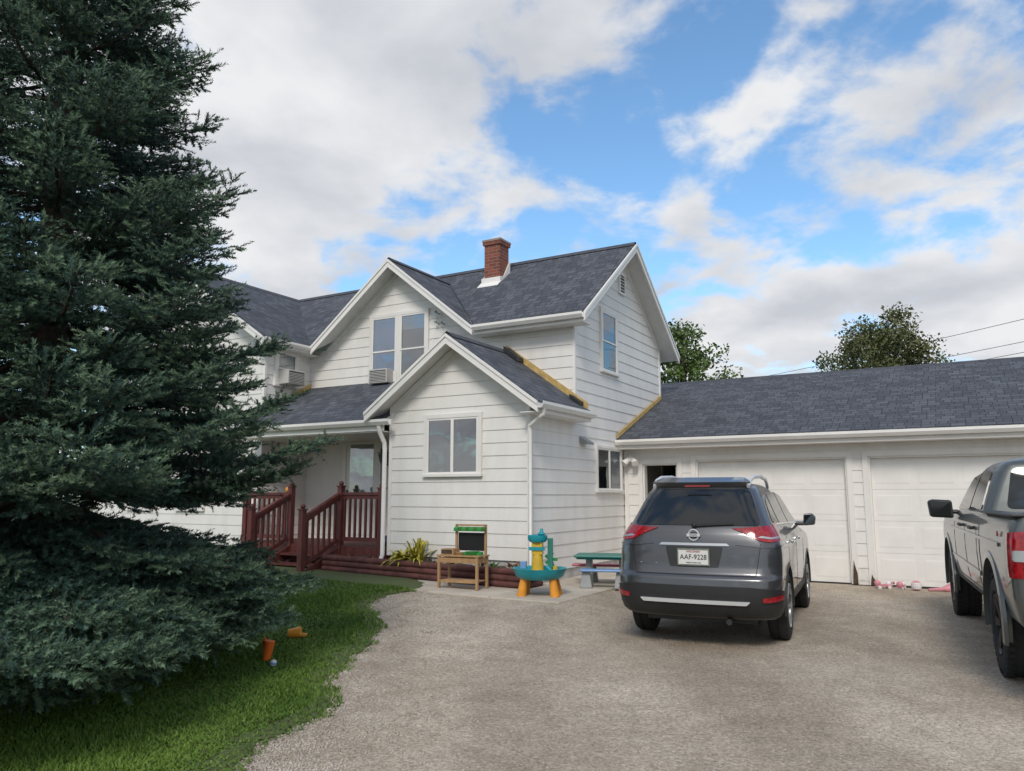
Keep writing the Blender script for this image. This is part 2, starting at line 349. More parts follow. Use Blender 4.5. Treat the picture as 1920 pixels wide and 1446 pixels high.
HOUSE_LOC=(OX,OY,0)
def walk():
    m=MB(); ss=np.linspace(-7.2,1.25,9)
    for i in range(8):
        a,b=ss[i]+.006,ss[i+1]-.006; z0,z1=slabz(a),slabz(b); t0,t1=-1.5,-.02
        m.add([(a,t0,-.05),(b,t0,-.05),(b,t1,-.05),(a,t1,-.05),(a,t0,z0),(b,t0,z1),(b,t1,z1),(a,t1,z0)],[(0,3,2,1),(4,5,6,7),(0,1,5,4),(1,2,6,5),(2,3,7,6),(3,0,4,7)])
    for t0,t1 in [(-.01,1.25),(1.262,2.5),(2.512,3.86)]:
        m.box(.03,1.245,t0,t1,-.05,.15)
    o=m.obj("walkway",'concrete',bevel=.012); o.location=HOUSE_LOC; o.rotation_euler=(0,0,math.radians(-30)); o["kind"]="structure"
walk()
# ================================================================ HOUSE
house=empty("farmhouse","white two storey farmhouse with dark grey shingle roofs and porch","house",HOUSE_LOC,-30)
def PF(t): return lambda a,o,z:(a,t-o,z)
def PR(s): return lambda a,o,z:(s+o,a,z)
def PL(s): return lambda a,o,z:(s-o,a,z)
def PB(t): return lambda a,o,z:(a,t+o,z)
def clipz(poly,zc,above):
    out=[];n=len(poly)
    for i in range(n):
        p,q=poly[i],poly[(i+1)%n]
        ip=(p[1]>=zc-1e-9) if above else (p[1]<=zc+1e-9); iq=(q[1]>=zc-1e-9) if above else (q[1]<=zc+1e-9)
        if ip: out.append(p)
        if ip!=iq:
            f=(zc-p[1])/(q[1]-p[1]); out.append((p[0]+f*(q[0]-p[0]),zc))
    return out
def siding(m,P,poly,z00=.5,e=.205):
    z0=min(p[1] for p in poly); z1=max(p[1] for p in poly)
    k=math.floor((z0-z00)/e+1e-6)
    while z00+k*e<z1-1e-6:
        a=z00+k*e; b=a+e; k+=1
        c=clipz(clipz(poly,a,True),b,False)
        c=[c[i] for i in range(len(c)) if (abs(c[i][0]-c[i-1][0])+abs(c[i][1]-c[i-1][1]))>1e-6]
        if len(c)<3: continue
        out=lambda z:.018-.012*(z-a)/e
        m.add([P(p[0],out(p[1]),p[1]) for p in c],[tuple(range(len(c)))])
        bot=[p[0] for p in c if abs(p[1]-a)<1e-5]
        if len(bot)>=2:
            x0,x1=min(bot),max(bot); m.add([P(x0,.018,a),P(x1,.018,a),P(x1,-.01,a),P(x0,-.01,a)],[(0,1,2,3)])
def sidingobj(name,P,polys,parent,**k):
    m=MB()
    for p in polys: siding(m,P,p,**k)
    me=bpy.data.meshes.new(name); me.from_pydata(m.v,[],m.f); me.materials.append(M['white'])
    ob=bpy.data.objects.new(name,me); COL.objects.link(ob); ob.parent=parent; return ob
sidingobj("wall",PF(0),[[(-2.75,.5),(0,.5),(0,3.06),(-1.375,4.04),(-2.75,3.06)]],house)
sidingobj("wall",PR(0),[[(0,.3),(1.67,.3),(1.67,3.06),(0,3.06)],[(1.67,.3),(6.17,.3),(6.17,4.84),(3.92,6.53),(1.67,4.84)]],house)
sidingobj("wall",PF(1.67),[[(-6.4,.5),(0,.5),(0,4.62),(-6.4,4.62)],[(-5.93,4.62),(-2.01,4.62),(-3.97,6.17)]],house)
sidingobj("wall",PR(-6.4),[[(.4,.3),(1.67,.3),(1.67,4.72),(.4,4.72)]],house)
sidingobj("wall",PF(.4),[[(-11.9,.3),(-6.4,.3),(-6.4,4.75),(-9.15,6.51),(-11.9,4.75)]],house)
sidingobj("wall",PL(-2.75),[[(0,.5),(1.67,.5),(1.67,3.06),(0,3.06)]],house)
sidingobj("wall",PL(-11.9),[[(.4,.3),(6.17,.3),(6.17,4.72),(.4,4.72)]],house)
sidingobj("wall",PB(6.17),[[(-11.9,.3),(0,.3),(0,4.72),(-11.9,4.72)]],house)
f=MB(); f.box(-2.7,-.015,.015,1.7,-.1,.5); f.box(-6.5,-.015,1.71,6.14,-.1,.5); f.box(-11.87,-6.43,.43,6.14,-.1,.3)
f.each("foundation",'found',house)
cbm=MB()
for (s,t,z0,z1) in [(0,0,.3,3.05),(-6.4,.4,.3,4.65)]:
    cbm.prism([(s-.035,t-.026,z0),(s+.026,t-.026,z0),(s+.026,t+.035,z0),(s+.001,t+.035,z0),(s+.001,t-.001,z0),(s-.035,t-.001,z0)],(0,0,z1-z0))
s,t=0,1.67; cbm.prism([(s-.03,t-.025,3.1),(s+.025,t-.025,3.1),(s+.025,t+.03,3.1),(s+.001,t+.03,3.1),(s+.001,t-.001,3.1),(s-.03,t-.001,3.1)],(0,0,1.6))
cbm.box(-2.777,-2.71,-.027,-.001,.5,3.05)
cbm.box(-.001,.028,6.12,6.2,.5,4.8)
cbm.each("corner_board",'trim',house)
def roof(name,poly,parent,zf,th=.035,deck=.085,mat_='shingle'):
    pts=[Vector((s,t,zf(s,t))) for s,t in poly]
    n=(pts[1]-pts[0]).cross(pts[2]-pts[0])
    for i in range(2,len(pts)-1):
        if n.length<.2: n=(pts[i]-pts[0]).cross(pts[i+1]-pts[0])
    n.normalize()
    if n.z<0: n=-n
    eave=n.cross(Vector((0,0,1))).normalized(); up=eave.cross(n).normalized()
    m=MB(); m.prism(pts,(0,0,-th)); ob=m.obj(name,mat_,parent)
    uv=ob.data.uv_layers.new(name="UVMap")
    for l in ob.data.loops:
        v=ob.data.vertices[l.vertex_index].co; uv.data[l.index].uv=(v.dot(eave)+20,v.dot(up)+20)
    c=sum(pts,Vector())/len(pts)
    d=MB(); d.prism([c+(p-c)*.997-Vector((0,0,th+.001)) for p in pts],(0,0,-deck)); d.obj("roof_soffit",'soffit',ob)
    return ob
zm=lambda s,t:6.65-.75*(3.92-t); zmb=lambda s,t:6.65-.75*(t-3.92)
zcl=lambda s,t:6.29-.79*(-3.97-s); zcr=lambda s,t:6.29-.79*(s+3.97)
zwr=lambda s,t:6.65-.64*(s+9.15); zwl=lambda s,t:6.65-.64*(-9.15-s)
zbl=lambda s,t:4.17-.717*(-1.375-s); zbr=lambda s,t:4.17-.717*(s+1.375)
zp=lambda s,t:2.83+.535*(t+.2)
roof("roof",[(.35,1.32),(.35,3.92),(-9.15,3.92),(-6.1,1.32),(-6.02,1.34),(-3.97,3.46),(-1.92,1.32)],house,zm)
roof("roof",[(.35,3.92),(-9.15,3.92),(-6.1,6.52),(.35,6.52)],house,zmb)
roof("roof",[(-3.97,1.30),(-3.97,3.46),(-6.02,1.30)],house,zcl)
roof("roof",[(-3.97,1.30),(-3.97,3.46),(-1.92,1.30)],house,zcr)
roof("roof",[(-9.15,.05),(-6.1,.05),(-6.1,1.32),(-9.15,3.92)],house,zwr)
roof("roof",[(-9.15,3.92),(-9.15,6.52),(-6.1,6.52)],house,zwr)
roof("roof",[(-9.15,.05),(-12.2,.05),(-12.2,6.52),(-9.15,6.52)],house,zwl)
roof("roof",[(-1.375,-.33),(-1.375,1.66),(-3.08,1.66),(-3.08,-.33)],house,zbl)
roof("roof",[(-1.375,-.33),(-1.375,1.66),(.33,1.66),(.33,-.33)],house,zbr)
roof("roof",[(-6.39,-.2),(-2.77,-.2),(-2.77,.2),(-1.85,1.66),(-6.39,1.66)],house,zp)
rc=MB()
def ridge(p0,p1):
    p0=Vector(p0);p1=Vector(p1); d=(p1-p0).normalized(); r=Vector((d.y,-d.x,0))*.13; dn=Vector((0,0,-.085)); u=Vector((0,0,.018))
    rc.add([p0-r+dn,p0+u,p0+r+dn,p1-r+dn,p1+u,p1+r+dn],[(0,1,4,3),(1,2,5,4)])
ridge((.36,3.92,6.66),(-9.15,3.92,6.66)); ridge((-3.97,1.29,6.3),(-3.97,3.46,6.3)); ridge((-9.15,.04,6.66),(-9.15,3.92,6.66)); ridge((-1.375,-.34,4.18),(-1.375,1.66,4.18))
rc.each("ridge_cap",'ridge',house)
tr=MB()
def rake_t(p0,p1,t,h=.155,th=.03):
    (s0,z0),(s1,z1)=p0,p1
    tr.prism([(s0,t,z0-.03),(s1,t,z1-.03),(s1,t,z1-.03-h),(s0,t,z0-.03-h)],(0,-th,0))
    tr.prism([(s0,t-th-.001,z0-.015),(s1,t-th-.001,z1-.015),(s1,t-th-.001,z1-.07),(s0,t-th-.001,z0-.07)],(0,-.018,0))
def rake_s(p0,p1,s,h=.155,th=.03):
    (t0,z0),(t1,z1)=p0,p1
    tr.prism([(s,t0,z0-.03),(s,t1,z1-.03),(s,t1,z1-.03-h),(s,t0,z0-.03-h)],(th,0,0))
    tr.prism([(s+th+.001,t0,z0-.015),(s+th+.001,t1,z1-.015),(s+th+.001,t1,z1-.07),(s+th+.001,t0,z0-.07)],(.018,0,0))
rake_t((-6.02,4.67),(-3.97,6.29),1.30); rake_t((-3.97,6.29),(-1.92,4.67),1.30)
rake_t((-3.08,2.948),(-1.375,4.17),-.33); rake_t((-1.375,4.17),(.33,2.948),-.33)
rake_t((-12.2,4.7),(-9.15,6.65),.05); rake_t((-9.15,6.65),(-6.1,4.7),.05)
rake_s((1.32,4.7),(3.92,6.65),.35); rake_s((3.92,6.65),(6.52,4.7),.35)
def frieze_t(p0,p1,t):
    (s0,z0),(s1,z1)=p0,p1; tr.prism([(s0,t,z0),(s1,t,z1),(s1,t,z1-.12),(s0,t,z0-.12)],(0,-.028,0))
frieze_t((-2.75,3.05),(-1.375,4.035),0); frieze_t((-1.375,4.035),(0,3.05),0)
frieze_t((-5.9,4.66),(-3.97,6.165),1.67); frieze_t((-3.97,6.165),(-2.0,4.62),1.67)
for a,b in [((1.67,4.84),(3.92,6.53)),((3.92,6.53),(6.17,4.84))]:
    tr.prism([(0,a[0],a[1]),(0,b[0],b[1]),(0,b[0],b[1]-.13),(0,a[0],a[1]-.13)],(.029,0,0))
tr.box(-1.93,.35,1.335,1.36,4.5,4.665); tr.box(-6.09,-6.12,.05,1.36,4.52,4.665)
tr.box(-1.95,.33,1.36,1.67,4.50,4.515); tr.box(-6.4,-6.12,.06,1.67,4.50,4.515)
tr.box(.30,.315,-.33,1.66,2.77,2.925); tr.box(0,.30,-.31,1.66,2.77,2.784)
tr.box(-6.39,-2.78,-.19,-.165,2.62,2.80); tr.box(-6.38,-2.78,-.16,1.64,2.60,2.615)
tr.each("trim_board",'trim',house)
gt=MB()
def gutter(p0,p1,dx,dy):
    p0=Vector(p0);p1=Vector(p1);o=Vector((dx,dy,0)); prof=[(0,0),(.0,-.10),(.07,-.10),(.11,-.045),(.11,0),(.10,0),(.10,-.04),(.065,-.09),(.01,-.09),(.01,0)]
    gt.prism([p0+o*a+Vector((0,0,b)) for a,b in prof],p1-p0)
gutter((-1.9,1.33,4.66),(.36,1.33,4.66),0,-1)
gutter((.318,-.34,2.93),(.318,1.66,2.93),1,0)
gutter((-6.3,-.195,2.81),(-2.6,-.195,2.81),0,-1)
gutter((-6.115,.02,4.66),(-6.115,1.36,4.66),1,0)
gt.each("gutter",'trim',house)
ds=MB()
ds.path([(.37,-.22,2.83),(.36,-.22,2.74),(.07,-.12,2.58),(.06,-.10,2.5),(.06,-.10,.42),(.2,-.16,.3)],.034,10)
ds.path([(-2.85,-.23,2.71),(-2.85,-.20,2.60),(-2.84,-.08,2.42),(-2.83,-.075,2.3),(-2.83,-.075,.5),(-2.83,-.18,.34)],.04,10)
ds.each("downspout",'trim',house,smooth=40)
ye=MB()
ye.prism([(-1.375,1.64,4.17),(.27,1.64,2.99),(.27,1.64,3.11),(-1.375,1.64,4.29)],(0,-.03,0))
ye.prism([(-6.36,-.1,2.90),(-6.36,1.64,3.83),(-6.36,1.64,3.92),(-6.36,-.1,2.99)],(.03,0,0))
ye.each("flashing_board",'yellow',house)
bk=MB(); bk.prism([(-1.28,1.60,4.12),(-1.0,1.60,3.92),(-1.0,1.60,4.0),(-1.28,1.60,4.22)],(0,-.25,0)); bk.prism([(.0,1.60,3.2),(.2,1.60,3.05),(.2,1.60,3.12),(.0,1.60,3.26)],(0,-.16,0)); bk.each("roofing_paper",'black',house)
ch=MB(); ch.box(-2.77,-2.39,3.06,3.44,5.9,6.86); ch.box(-2.80,-2.36,3.03,3.47,6.86,6.93)
cho=ch.obj("chimney",'brick',house)
cc=MB(); cc.box(-2.81,-2.35,3.02,3.48,6.931,6.975); cc.cyl((-2.58,3.25,6.97),(-2.58,3.25,7.0),.10,n=16); cc.obj("chimney_cap",mat("chimney_cap_concrete",(.30,.22,.18),.9,var=.2),cho)
fl=MB(); fl.prism([(-2.78,3.03,5.86),(-2.78,3.03,6.12),(-2.78,3.46,6.5),(-2.78,3.46,6.2)],(-.02,0,0)); fl.prism([(-2.38,3.03,5.86),(-2.38,3.03,6.12),(-2.38,3.20,6.17),(-2.38,3.46,6.58),(-2.38,3.46,6.2)],(.02,0,0))
fl.prism([(-2.82,3.02,5.9),(-2.35,3.02,5.9),(-2.35,3.02,6.12),(-2.82,3.02,6.12)],(0,.02,0)); fl.prism([(-2.84,2.88,5.885),(-2.33,2.88,5.885),(-2.33,3.03,6.01),(-2.84,3.03,6.01)],(0,0,.015))
fl.obj("chimney_flashing",'trim',cho)
def pbox(m,P,a0,a1,o0,o1,z0,z1,mi=0):
    p=P(a0,o0,z0); q=P(a1,o1,z1); m.box(p[0],q[0],p[1],q[1],p[2],q[2],mi)
def window(P,a0,a1,z0,z1,parent,units=1,hung=True,cas=.075,shades=None,mull=0):
    m=MB(); D=.056
    pbox(m,P,a0,a0+cas,0,D,z0,z1); pbox(m,P,a1-cas,a1,0,D,z0,z1); pbox(m,P,a0+cas,a1-cas,0,D-.001,z1-cas,z1); pbox(m,P,a0-.01,a1+.01,0,D+.02,z0-.02,z0+.03)
    A0,A1,Z0,Z1=a0+cas,a1-cas,z0+.03,z1-cas
    if mull: pbox(m,P,(A0+A1)/2-mull/2,(A0+A1)/2+mull/2,0,D-.002,Z0,Z1)
    w=m.obj("window",'white',parent,bevel=.004)
    fr=MB(); gl=MB(); bkm=MB(); fw=.028
    uw=(A1-A0-mull)/units
    for u in range(units):
        b0=A0+u*(uw+mull); b1=b0+uw
        if hung:
            zm_=(Z0+Z1)/2; L_=[(Z0,zm_+.015,.042),(zm_-.015,Z1,.050)]
        else: L_=[(Z0,Z1,.046)]
        for zz0,zz1,o in L_:
            pbox(fr,P,b0,b0+fw,.03,o,zz0,zz1); pbox(fr,P,b1-fw,b1,.03,o,zz0,zz1); pbox(fr,P,b0+fw,b1-fw,.03,o-.001,zz0,zz0+.03); pbox(fr,P,b0+fw,b1-fw,.03,o-.001,zz1-.03,zz1)
        sh=shades[u] if shades else None
        if sh:
            cm=MB(); zz=Z1-(Z1-Z0)*sh[1]; n=14
            for k in range(n):
                a=b0+(b1-b0)*k/n; pbox(cm,P,a,a+(b1-b0)/n*.97,.0285,.0295+.002*(k%2),zz,Z1)
            cm.obj("curtain",sh[0],w)
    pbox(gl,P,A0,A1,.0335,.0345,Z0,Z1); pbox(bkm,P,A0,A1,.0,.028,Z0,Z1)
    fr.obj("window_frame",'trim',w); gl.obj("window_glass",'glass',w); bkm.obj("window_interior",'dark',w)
    return w
window(PF(0),-2.02,-.86,1.83,2.86,house,units=2,hung=False)
window(PF(1.67),-4.70,-3.18,3.70,5.24,house,units=2,shades=[('blue',.9),('curtain',.22)],mull=.12)  # left unit's curtain carries the painted blue pane reflection
window(PR(0),2.78,3.62,3.86,5.12,house,units=1,shades=[('curtain',.3)])
window(PR(0),2.48,3.72,1.58,2.44,house,units=2,hung=False,cas=.055,shades=[None,('curtain',1.)])
window(PR(-6.4),.62,1.28,3.78,4.55,house,units=1,shades=[('curtain',.8)])
window(PF(.4),-8.9,-8.0,1.2,2.4,house); window(PF(.4),-10.6,-9.7,1.2,2.4,house); window(PF(.4),-9.6,-8.6,3.7,4.9,house)
vm=MB(); V_=PR(0); pbox(vm,V_,3.76,3.80,0,.06,5.6,6.04); pbox(vm,V_,4.04,4.08,0,.06,5.6,6.04); pbox(vm,V_,3.8,4.04,0,.059,6.0,6.04); pbox(vm,V_,3.8,4.04,0,.059,5.6,5.64)
pbox(vm,V_,3.8,4.04,0,.034,5.64,6.0,1)
for k in range(5): pbox(vm,V_,3.8,4.04,.0345,.055,5.69+.065*k,5.705+.065*k)
vm.obj("gable_vent",['trim','black'],house)
dv=MB(); dv.prism([(.02,1.82,2.42),(.18,1.82,2.40),(.18,1.82,2.44),(.02,1.82,2.54)],(0,.24,0)); dv.obj("exhaust_hood",'metalgrey',house)
br_=MB()
for (a,z) in [(-2.95,5.08),(-2.95,4.88),(-2.82,4.86)]:
    br_.cyl((a,1.66,z),(a,1.55,z+.02),.012,n=8); br_.sphere((a,1.54,z+.03),.03,8,6)
br_.path([(-2.95,1.54,5.1),(-2.9,1.58,4.9),(-2.82,1.55,4.88)],.006,6); br_.obj("service_bracket",'lgrey',house)
# porch
porch=bpy.data.objects.new("porch",None); COL.objects.link(porch); porch.parent=house
FZ=.62
d=MB()
for k in range(13): d.box(-6.35,-2.8,.02+k*.125,.02+k*.125+.118,FZ-.03,FZ)
d.box(-6.35,-2.8,-.02,.02,FZ-.2,FZ)
for k in range(24): d.box(-6.3+k*.15,-6.3+k*.15+.02,.05,.07,.18,FZ-.2)
d.obj("deck_floor",'deck',porch)
s_=MB()
for k in range(3):
    z=FZ-.15*(k+1); s_.box(-5.07,-3.9,-.02-.27*(k+1),-.025-.27*k,z-.035,z); s_.box(-5.05,-3.92,-.05-.27*k,-.03-.27*k,z-.15,z-.036)
for a in (-5.09,-3.9): s_.prism([(a,-.02,FZ-.02),(a,-.9,.22),(a,-.9,.12),(a,-.65,.12),(a,-.02,.36)],(.035,0,0))
s_.obj("step",'deck',porch)
def railing(p0,p1,n,zb=(FZ,FZ)):
    m=MB(); a=Vector(p0);b=Vector(p1)
    za,zb_=zb; t0=a+Vector((0,0,za+.92)); t1=b+Vector((0,0,zb_+.92)); l0=a+Vector((0,0,za+.12)); l1=b+Vector((0,0,zb_+.12))
    m.beam(t0,t1,.085,.05); m.beam(t0-Vector((0,0,.06)),t1-Vector((0,0,.06)),.04,.07); m.beam(l0,l1,.04,.07)
    for k in range(n):
        f=(k+.5)/n; m.beam(l0.lerp(l1,f),t0.lerp(t1,f)-Vector((0,0,.05)),.036,.036)
    return m.obj("railing",'deck',porch)
def post(x,y,z0,z1):
    m=MB(); m.box(x-.048,x+.048,y-.048,y+.048,z0,z1); m.box(x-.062,x+.062,y-.062,y+.062,z1,z1+.025); m.sphere((x,y,z1+.06),.045,10,8); m.obj("railing_post",'deck',porch,smooth=40)
railing((-3.85,.02,0),(-3.0,.02,0),7); railing((-6.3,.02,0),(-5.12,.02,0),9)
railing((-3.87,-.07,0),(-3.87,-.88,0),6,zb=(FZ-.02,.22)); railing((-5.10,-.07,0),(-5.10,-.88,0),6,zb=(FZ-.02,.22))
post(-2.95,.02,.4,FZ+1.0); post(-3.87,.0,.2,FZ+1.04); post(-5.10,.0,.2,FZ+1.04); post(-3.87,-.93,.1,1.26); post(-5.10,-.93,.1,1.26); post(-6.33,.02,.3,FZ+1.0)
dr=MB(); P=PF(1.67)
pbox(dr,P,-5.22,-4.40,.0,.055,FZ,2.68)
dro=dr.obj("door",'trim',porch)
d2=MB(); pbox(d2,P,-5.32,-5.22,0,.075,FZ,2.78); pbox(d2,P,-4.40,-4.30,0,.075,FZ,2.78); pbox(d2,P,-5.22,-4.40,0,.074,2.68,2.78); pbox(d2,P,-5.14,-4.48,.055,.07,.72,1.35)
d2.obj("door_frame",'trim',dro,bevel=.005)
d3=MB(); pbox(d3,P,-5.12,-4.50,.056,.062,1.5,2.55); d3.obj("door_glass",'glass',dro); d4=MB(); pbox(d4,P,-5.11,-4.51,.0552,.0556,1.51,2.54); d4.obj("door_glass_backing",'curtain',dro)
d5=MB(); pbox(d5,P,-5.19,-5.155,.055,.12,1.5,1.54); pbox(d5,P,-5.19,-5.16,.055,.075,1.42,1.62); d5.obj("door_handle",'black',dro)
pl=MB(); pl.box(-4.12,-4.0,1.5,1.62,2.1,2.28); pl.prism([(-4.14,1.48,2.28),(-3.98,1.48,2.28),(-3.98,1.64,2.28),(-4.14,1.64,2.28)],(0,0,.03)); pl.obj("wall_lamp",'black',house)
# garden bed
bed=empty("garden_bed","raised garden bed edged with stacked brown timbers along the wall","garden bed",HOUSE_LOC,-30)
for k in range(3):
    tb=MB(); tb.path([(-3.75,-.52+.008*k,slabz(-3.75)+.045+.09*k),(.22+.04*k,-.52+.008*k,slabz(.2)+.045+.09*k)],.05,12); tb.obj("timber_edging",'timber',bed,smooth=50)
    tb=MB(); tb.path([(.2,-.47,slabz(.2)+.045+.09*k),(.2,-.04,slabz(.2)+.045+.09*k)],.05,12); tb.obj("timber_edging",'timber',bed,smooth=50)
sl=MB(); xs=np.linspace(-3.75,.17,40); q=lambda s,t:(s,t,slabz(s)+.22+.03*math.sin(s*9+t*7)+.02*math.sin(s*23))
for i in range(39):
    for j,(t0,t1) in enumerate([(-.49,-.25),(-.25,-.03)]):
        sl.add([q(xs[i],t0),q(xs[i+1],t0),q(xs[i+1],t1),q(xs[i],t1)],[(0,1,2,3)])
sl.obj("soil",'soil',bed)
def leafplant(name,label,s,t,z,n,L,w,mt,up=.8,cat="plant"):
    m=MB()
    for k in range(n):
        a=random.uniform(0,6.28); l=L*random.uniform(.5,1.1); el=random.uniform(.3,1.3)*up
        d=Vector((math.cos(a),math.sin(a),0)); side=Vector((-d.y,d.x,0))*w*random.uniform(.7,1.2)
        base=Vector((random.uniform(-.06,.06),random.uniform(-.04,.04),0)); pts=[]
        for q in range(5):
            f=q/4; p=base+d*l*f*math.cos(el)+Vector((0,0,l*(f*math.sin(el)-.45*f*f*f))); ww=math.sin(math.pi*(.12+.86*f))
            pts.append((p-side*ww,p+side*ww))
        vs=[v for pr in pts for v in pr]; m.add(vs,[(2*i,2*i+1,2*i+3,2*i+2) for i in range(4)])
    X,Y=world(s,t); o=m.obj(name,mt); o.location=(X,Y,z); return tag(o,label,cat)
leafplant("hosta_plant","yellowing leafy hosta plant in the garden bed",-2.25,-.3,.42,70,.42,.03,'hosta',1.0)
leafplant("hosta_plant","yellow green leafy plant in the garden bed",-1.95,-.25,.42,70,.68,.024,'hosta',1.3)
for s in (-3.3,-2.8,-1.5,-1.2,-.7,-.45,-.2,.05): leafplant("bedding_plant","small dry brown plant in the garden bed",s,-.3+random.uniform(-.1,.1),.42,26,.24,.014,'deadleaf' if random.random()<.7 else 'leafg')
def ac(P,a,z,lab,w=.24,dp=.34,h=.30):
    e=MB(); pbox(e,P,a-w,a+w,.065,dp,z,z+h)
    o=e.obj("window_air_conditioner",'ac',bevel=.012)
    g=MB(); pbox(g,P,a-w+.03,a+w-.03,dp+.001,dp+.003,z+.03,z+h-.03,0)
    for k in range(7): pbox(g,P,a-w+.03,a+w-.03,dp+.004,dp+.014,z+.035+k*.031,z+.05+k*.031,1)
    g.obj("grille",['black','ac'],o)
    sf=MB(); pbox(sf,P,a-w-.07,a+w+.07,.057,.064,z-.01,z+h-.03); sf.obj("side_panel",'trim',o)
    o.location=HOUSE_LOC; o.rotation_euler=(0,0,math.radians(-30)); return tag(o,lab,"air conditioner","window air conditioners")
ac(PF(1.67),-4.27,3.76,"beige window air conditioner in the double upstairs window",w=.235,dp=.27,h=.29); ac(PR(-6.4),.95,3.80,"grey window air conditioner in the small upstairs window")
# ================================================================ GARAGE
gar=empty("garage","long low white attached garage with two doors and grey roof","garage",HOUSE_LOC,-30)
GT=3.89; P=PF(GT)
sidingobj("wall",P,[[(.03,0.02),(.41,0.02),(.41,2.6),(.03,2.6)],[(.41,2.12),(1.12,2.12),(1.12,2.6),(.41,2.6)],[(1.12,.02),(1.47,.02),(1.47,2.6),(1.12,2.6)],[(1.47,2.17),(4.12,2.17),(4.12,2.6),(1.47,2.6)],[(4.12,.02),(4.46,.02),(4.46,2.6),(4.12,2.6)],[(4.46,2.17),(7.11,2.17),(7.11,2.6),(4.46,2.6)],[(7.11,.02),(11,.02),(11,2.6),(7.11,2.6)]],gar)
sidingobj("wall",PR(11),[[(GT,.02),(11.1,.02),(11.1,2.6),(7.5,4.05),(GT,2.6)]],gar)
sidingobj("wall",PB(11.1),[[(-.6,.02),(11,.02),(11,2.6),(-.6,2.6)]],gar)
sidingobj("wall",PL(-.6),[[(6.2,.02),(11.1,.02),(11.1,2.6),(7.5,4.05),(6.2,3.5)]],gar)
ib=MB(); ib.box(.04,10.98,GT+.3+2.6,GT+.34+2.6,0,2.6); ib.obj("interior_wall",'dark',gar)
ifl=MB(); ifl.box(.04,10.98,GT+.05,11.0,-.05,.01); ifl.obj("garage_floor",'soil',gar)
zg=lambda s,t:2.60+.4*(t-3.49); zgb=lambda s,t:2.60+.4*(11.51-t)
roof("roof",[(.03,3.49),(.03,6.3),(-.7,6.3),(-.7,7.5),(11.4,7.5),(11.4,3.49)],gar,zg)
roof("roof",[(-.7,7.5),(11.4,7.5),(11.4,11.51),(-.7,11.51)],gar,zgb)
rc=MB(); ridge((-.72,7.5,4.215),(11.42,7.5,4.215)); rc.obj("ridge_cap",'ridge',gar)
gt=MB(); gutter((.04,3.495,2.575),(11.4,3.495,2.575),0,-1); gt.obj("gutter",'trim',gar)
gm=MB(); gm.box(.04,11.38,3.50,3.52,2.40,2.56); gm.box(.04,11.38,3.52,GT,2.40,2.415)
for a0,a1,zt in [(1.47,4.12,2.17),(4.46,7.11,2.17),(.41,1.12,2.12)]:
    c=.09
    pbox(gm,P,a0-c,a0,0,.04,.02,zt+c); pbox(gm,P,a1,a1+c,0,.04,.02,zt+c); pbox(gm,P,a0,a1,0,.039,zt,zt+c)
    pbox(gm,P,a0,a0+.03,-.15,-.001,.02,zt); pbox(gm,P,a1-.03,a1,-.15,-.001,.02,zt); pbox(gm,P,a0+.03,a1-.03,-.15,-.001,zt-.03,zt)
pbox(gm,P,.03,.12,0,.03,.02,2.39)
gm.each("trim_board",'white',gar)
def gdoor(a0,a1):
    m=MB(); zt=2.14; n=4; hh=(zt-.02)/n; D=-.10
    for i in range(n):
        z0=.02+i*hh; z1=z0+hh-.003
        pbox(m,P,a0+.03,a1-.03,D-.03,D,z0,z1)
        for k in range(4):
            w=(a1-a0-.06)/4; b0=a0+.03+k*w+.06; b1=b0+w-.12; za,zb=z0+.09,z1-.09
            o=D+.0008; i1=.022
            v=[P(b0,o,za),P(b1,o,za),P(b1,o,zb),P(b0,o,zb)]
            v2=[P(b0+i1,D+.0035,za+i1),P(b1-i1,D+.0035,za+i1),P(b1-i1,D+.0035,zb-i1),P(b0+i1,D+.0035,zb-i1)]
            m.add(v+v2,[(0,1,5,4),(1,2,6,5),(2,3,7,6),(3,0,4,7),(4,5,6,7)])
    o=m.obj("garage_door",'trim',gar)
    h=MB(); pbox(h,P,a0+.03,a1-.03,D+.001,D+.012,.005,.03); h.obj("weather_seal",'black',o)
gdoor(1.47,4.12); gdoor(4.46,7.11)
od=MB(); od.box(1.02,1.06,GT+.16,GT+.8,.03,2.06); od.obj("door",'trim',gar,label="white side door standing open inward")
gl_=MB(); gl_.cyl((.22,3.86,2.22),(.22,3.72,2.22),.05,n=10); gl_.cyl((.18,3.76,2.22),(.10,3.66,2.12),.045,.07,n=12); gl_.cyl((.26,3.76,2.22),(.34,3.66,2.12),.045,.07,n=12); gl_.obj("flood_lamp",'trim',gar,smooth=40)
yg=MB(); yg.prism([(.04,3.5,2.62),(.04,6.12,3.67),(.04,6.12,3.76),(.04,3.5,2.71)],(.025,0,0)); yg.obj("flashing_board",'yellow',gar)
rot=MB()
for a,h in [(4.15,.42),(4.42,.2)]:
    pts=[(a-.03,.02),(a+.05,.02),(a+.045,h*.5),(a+.01,h*.8),(a-.005,h),(a-.02,h*.6)]
    rot.prism([P(p[0],.0415,p[1]) for p in pts],(0,-.004,0))
rot.each("rotted_wood",'soil',gar)
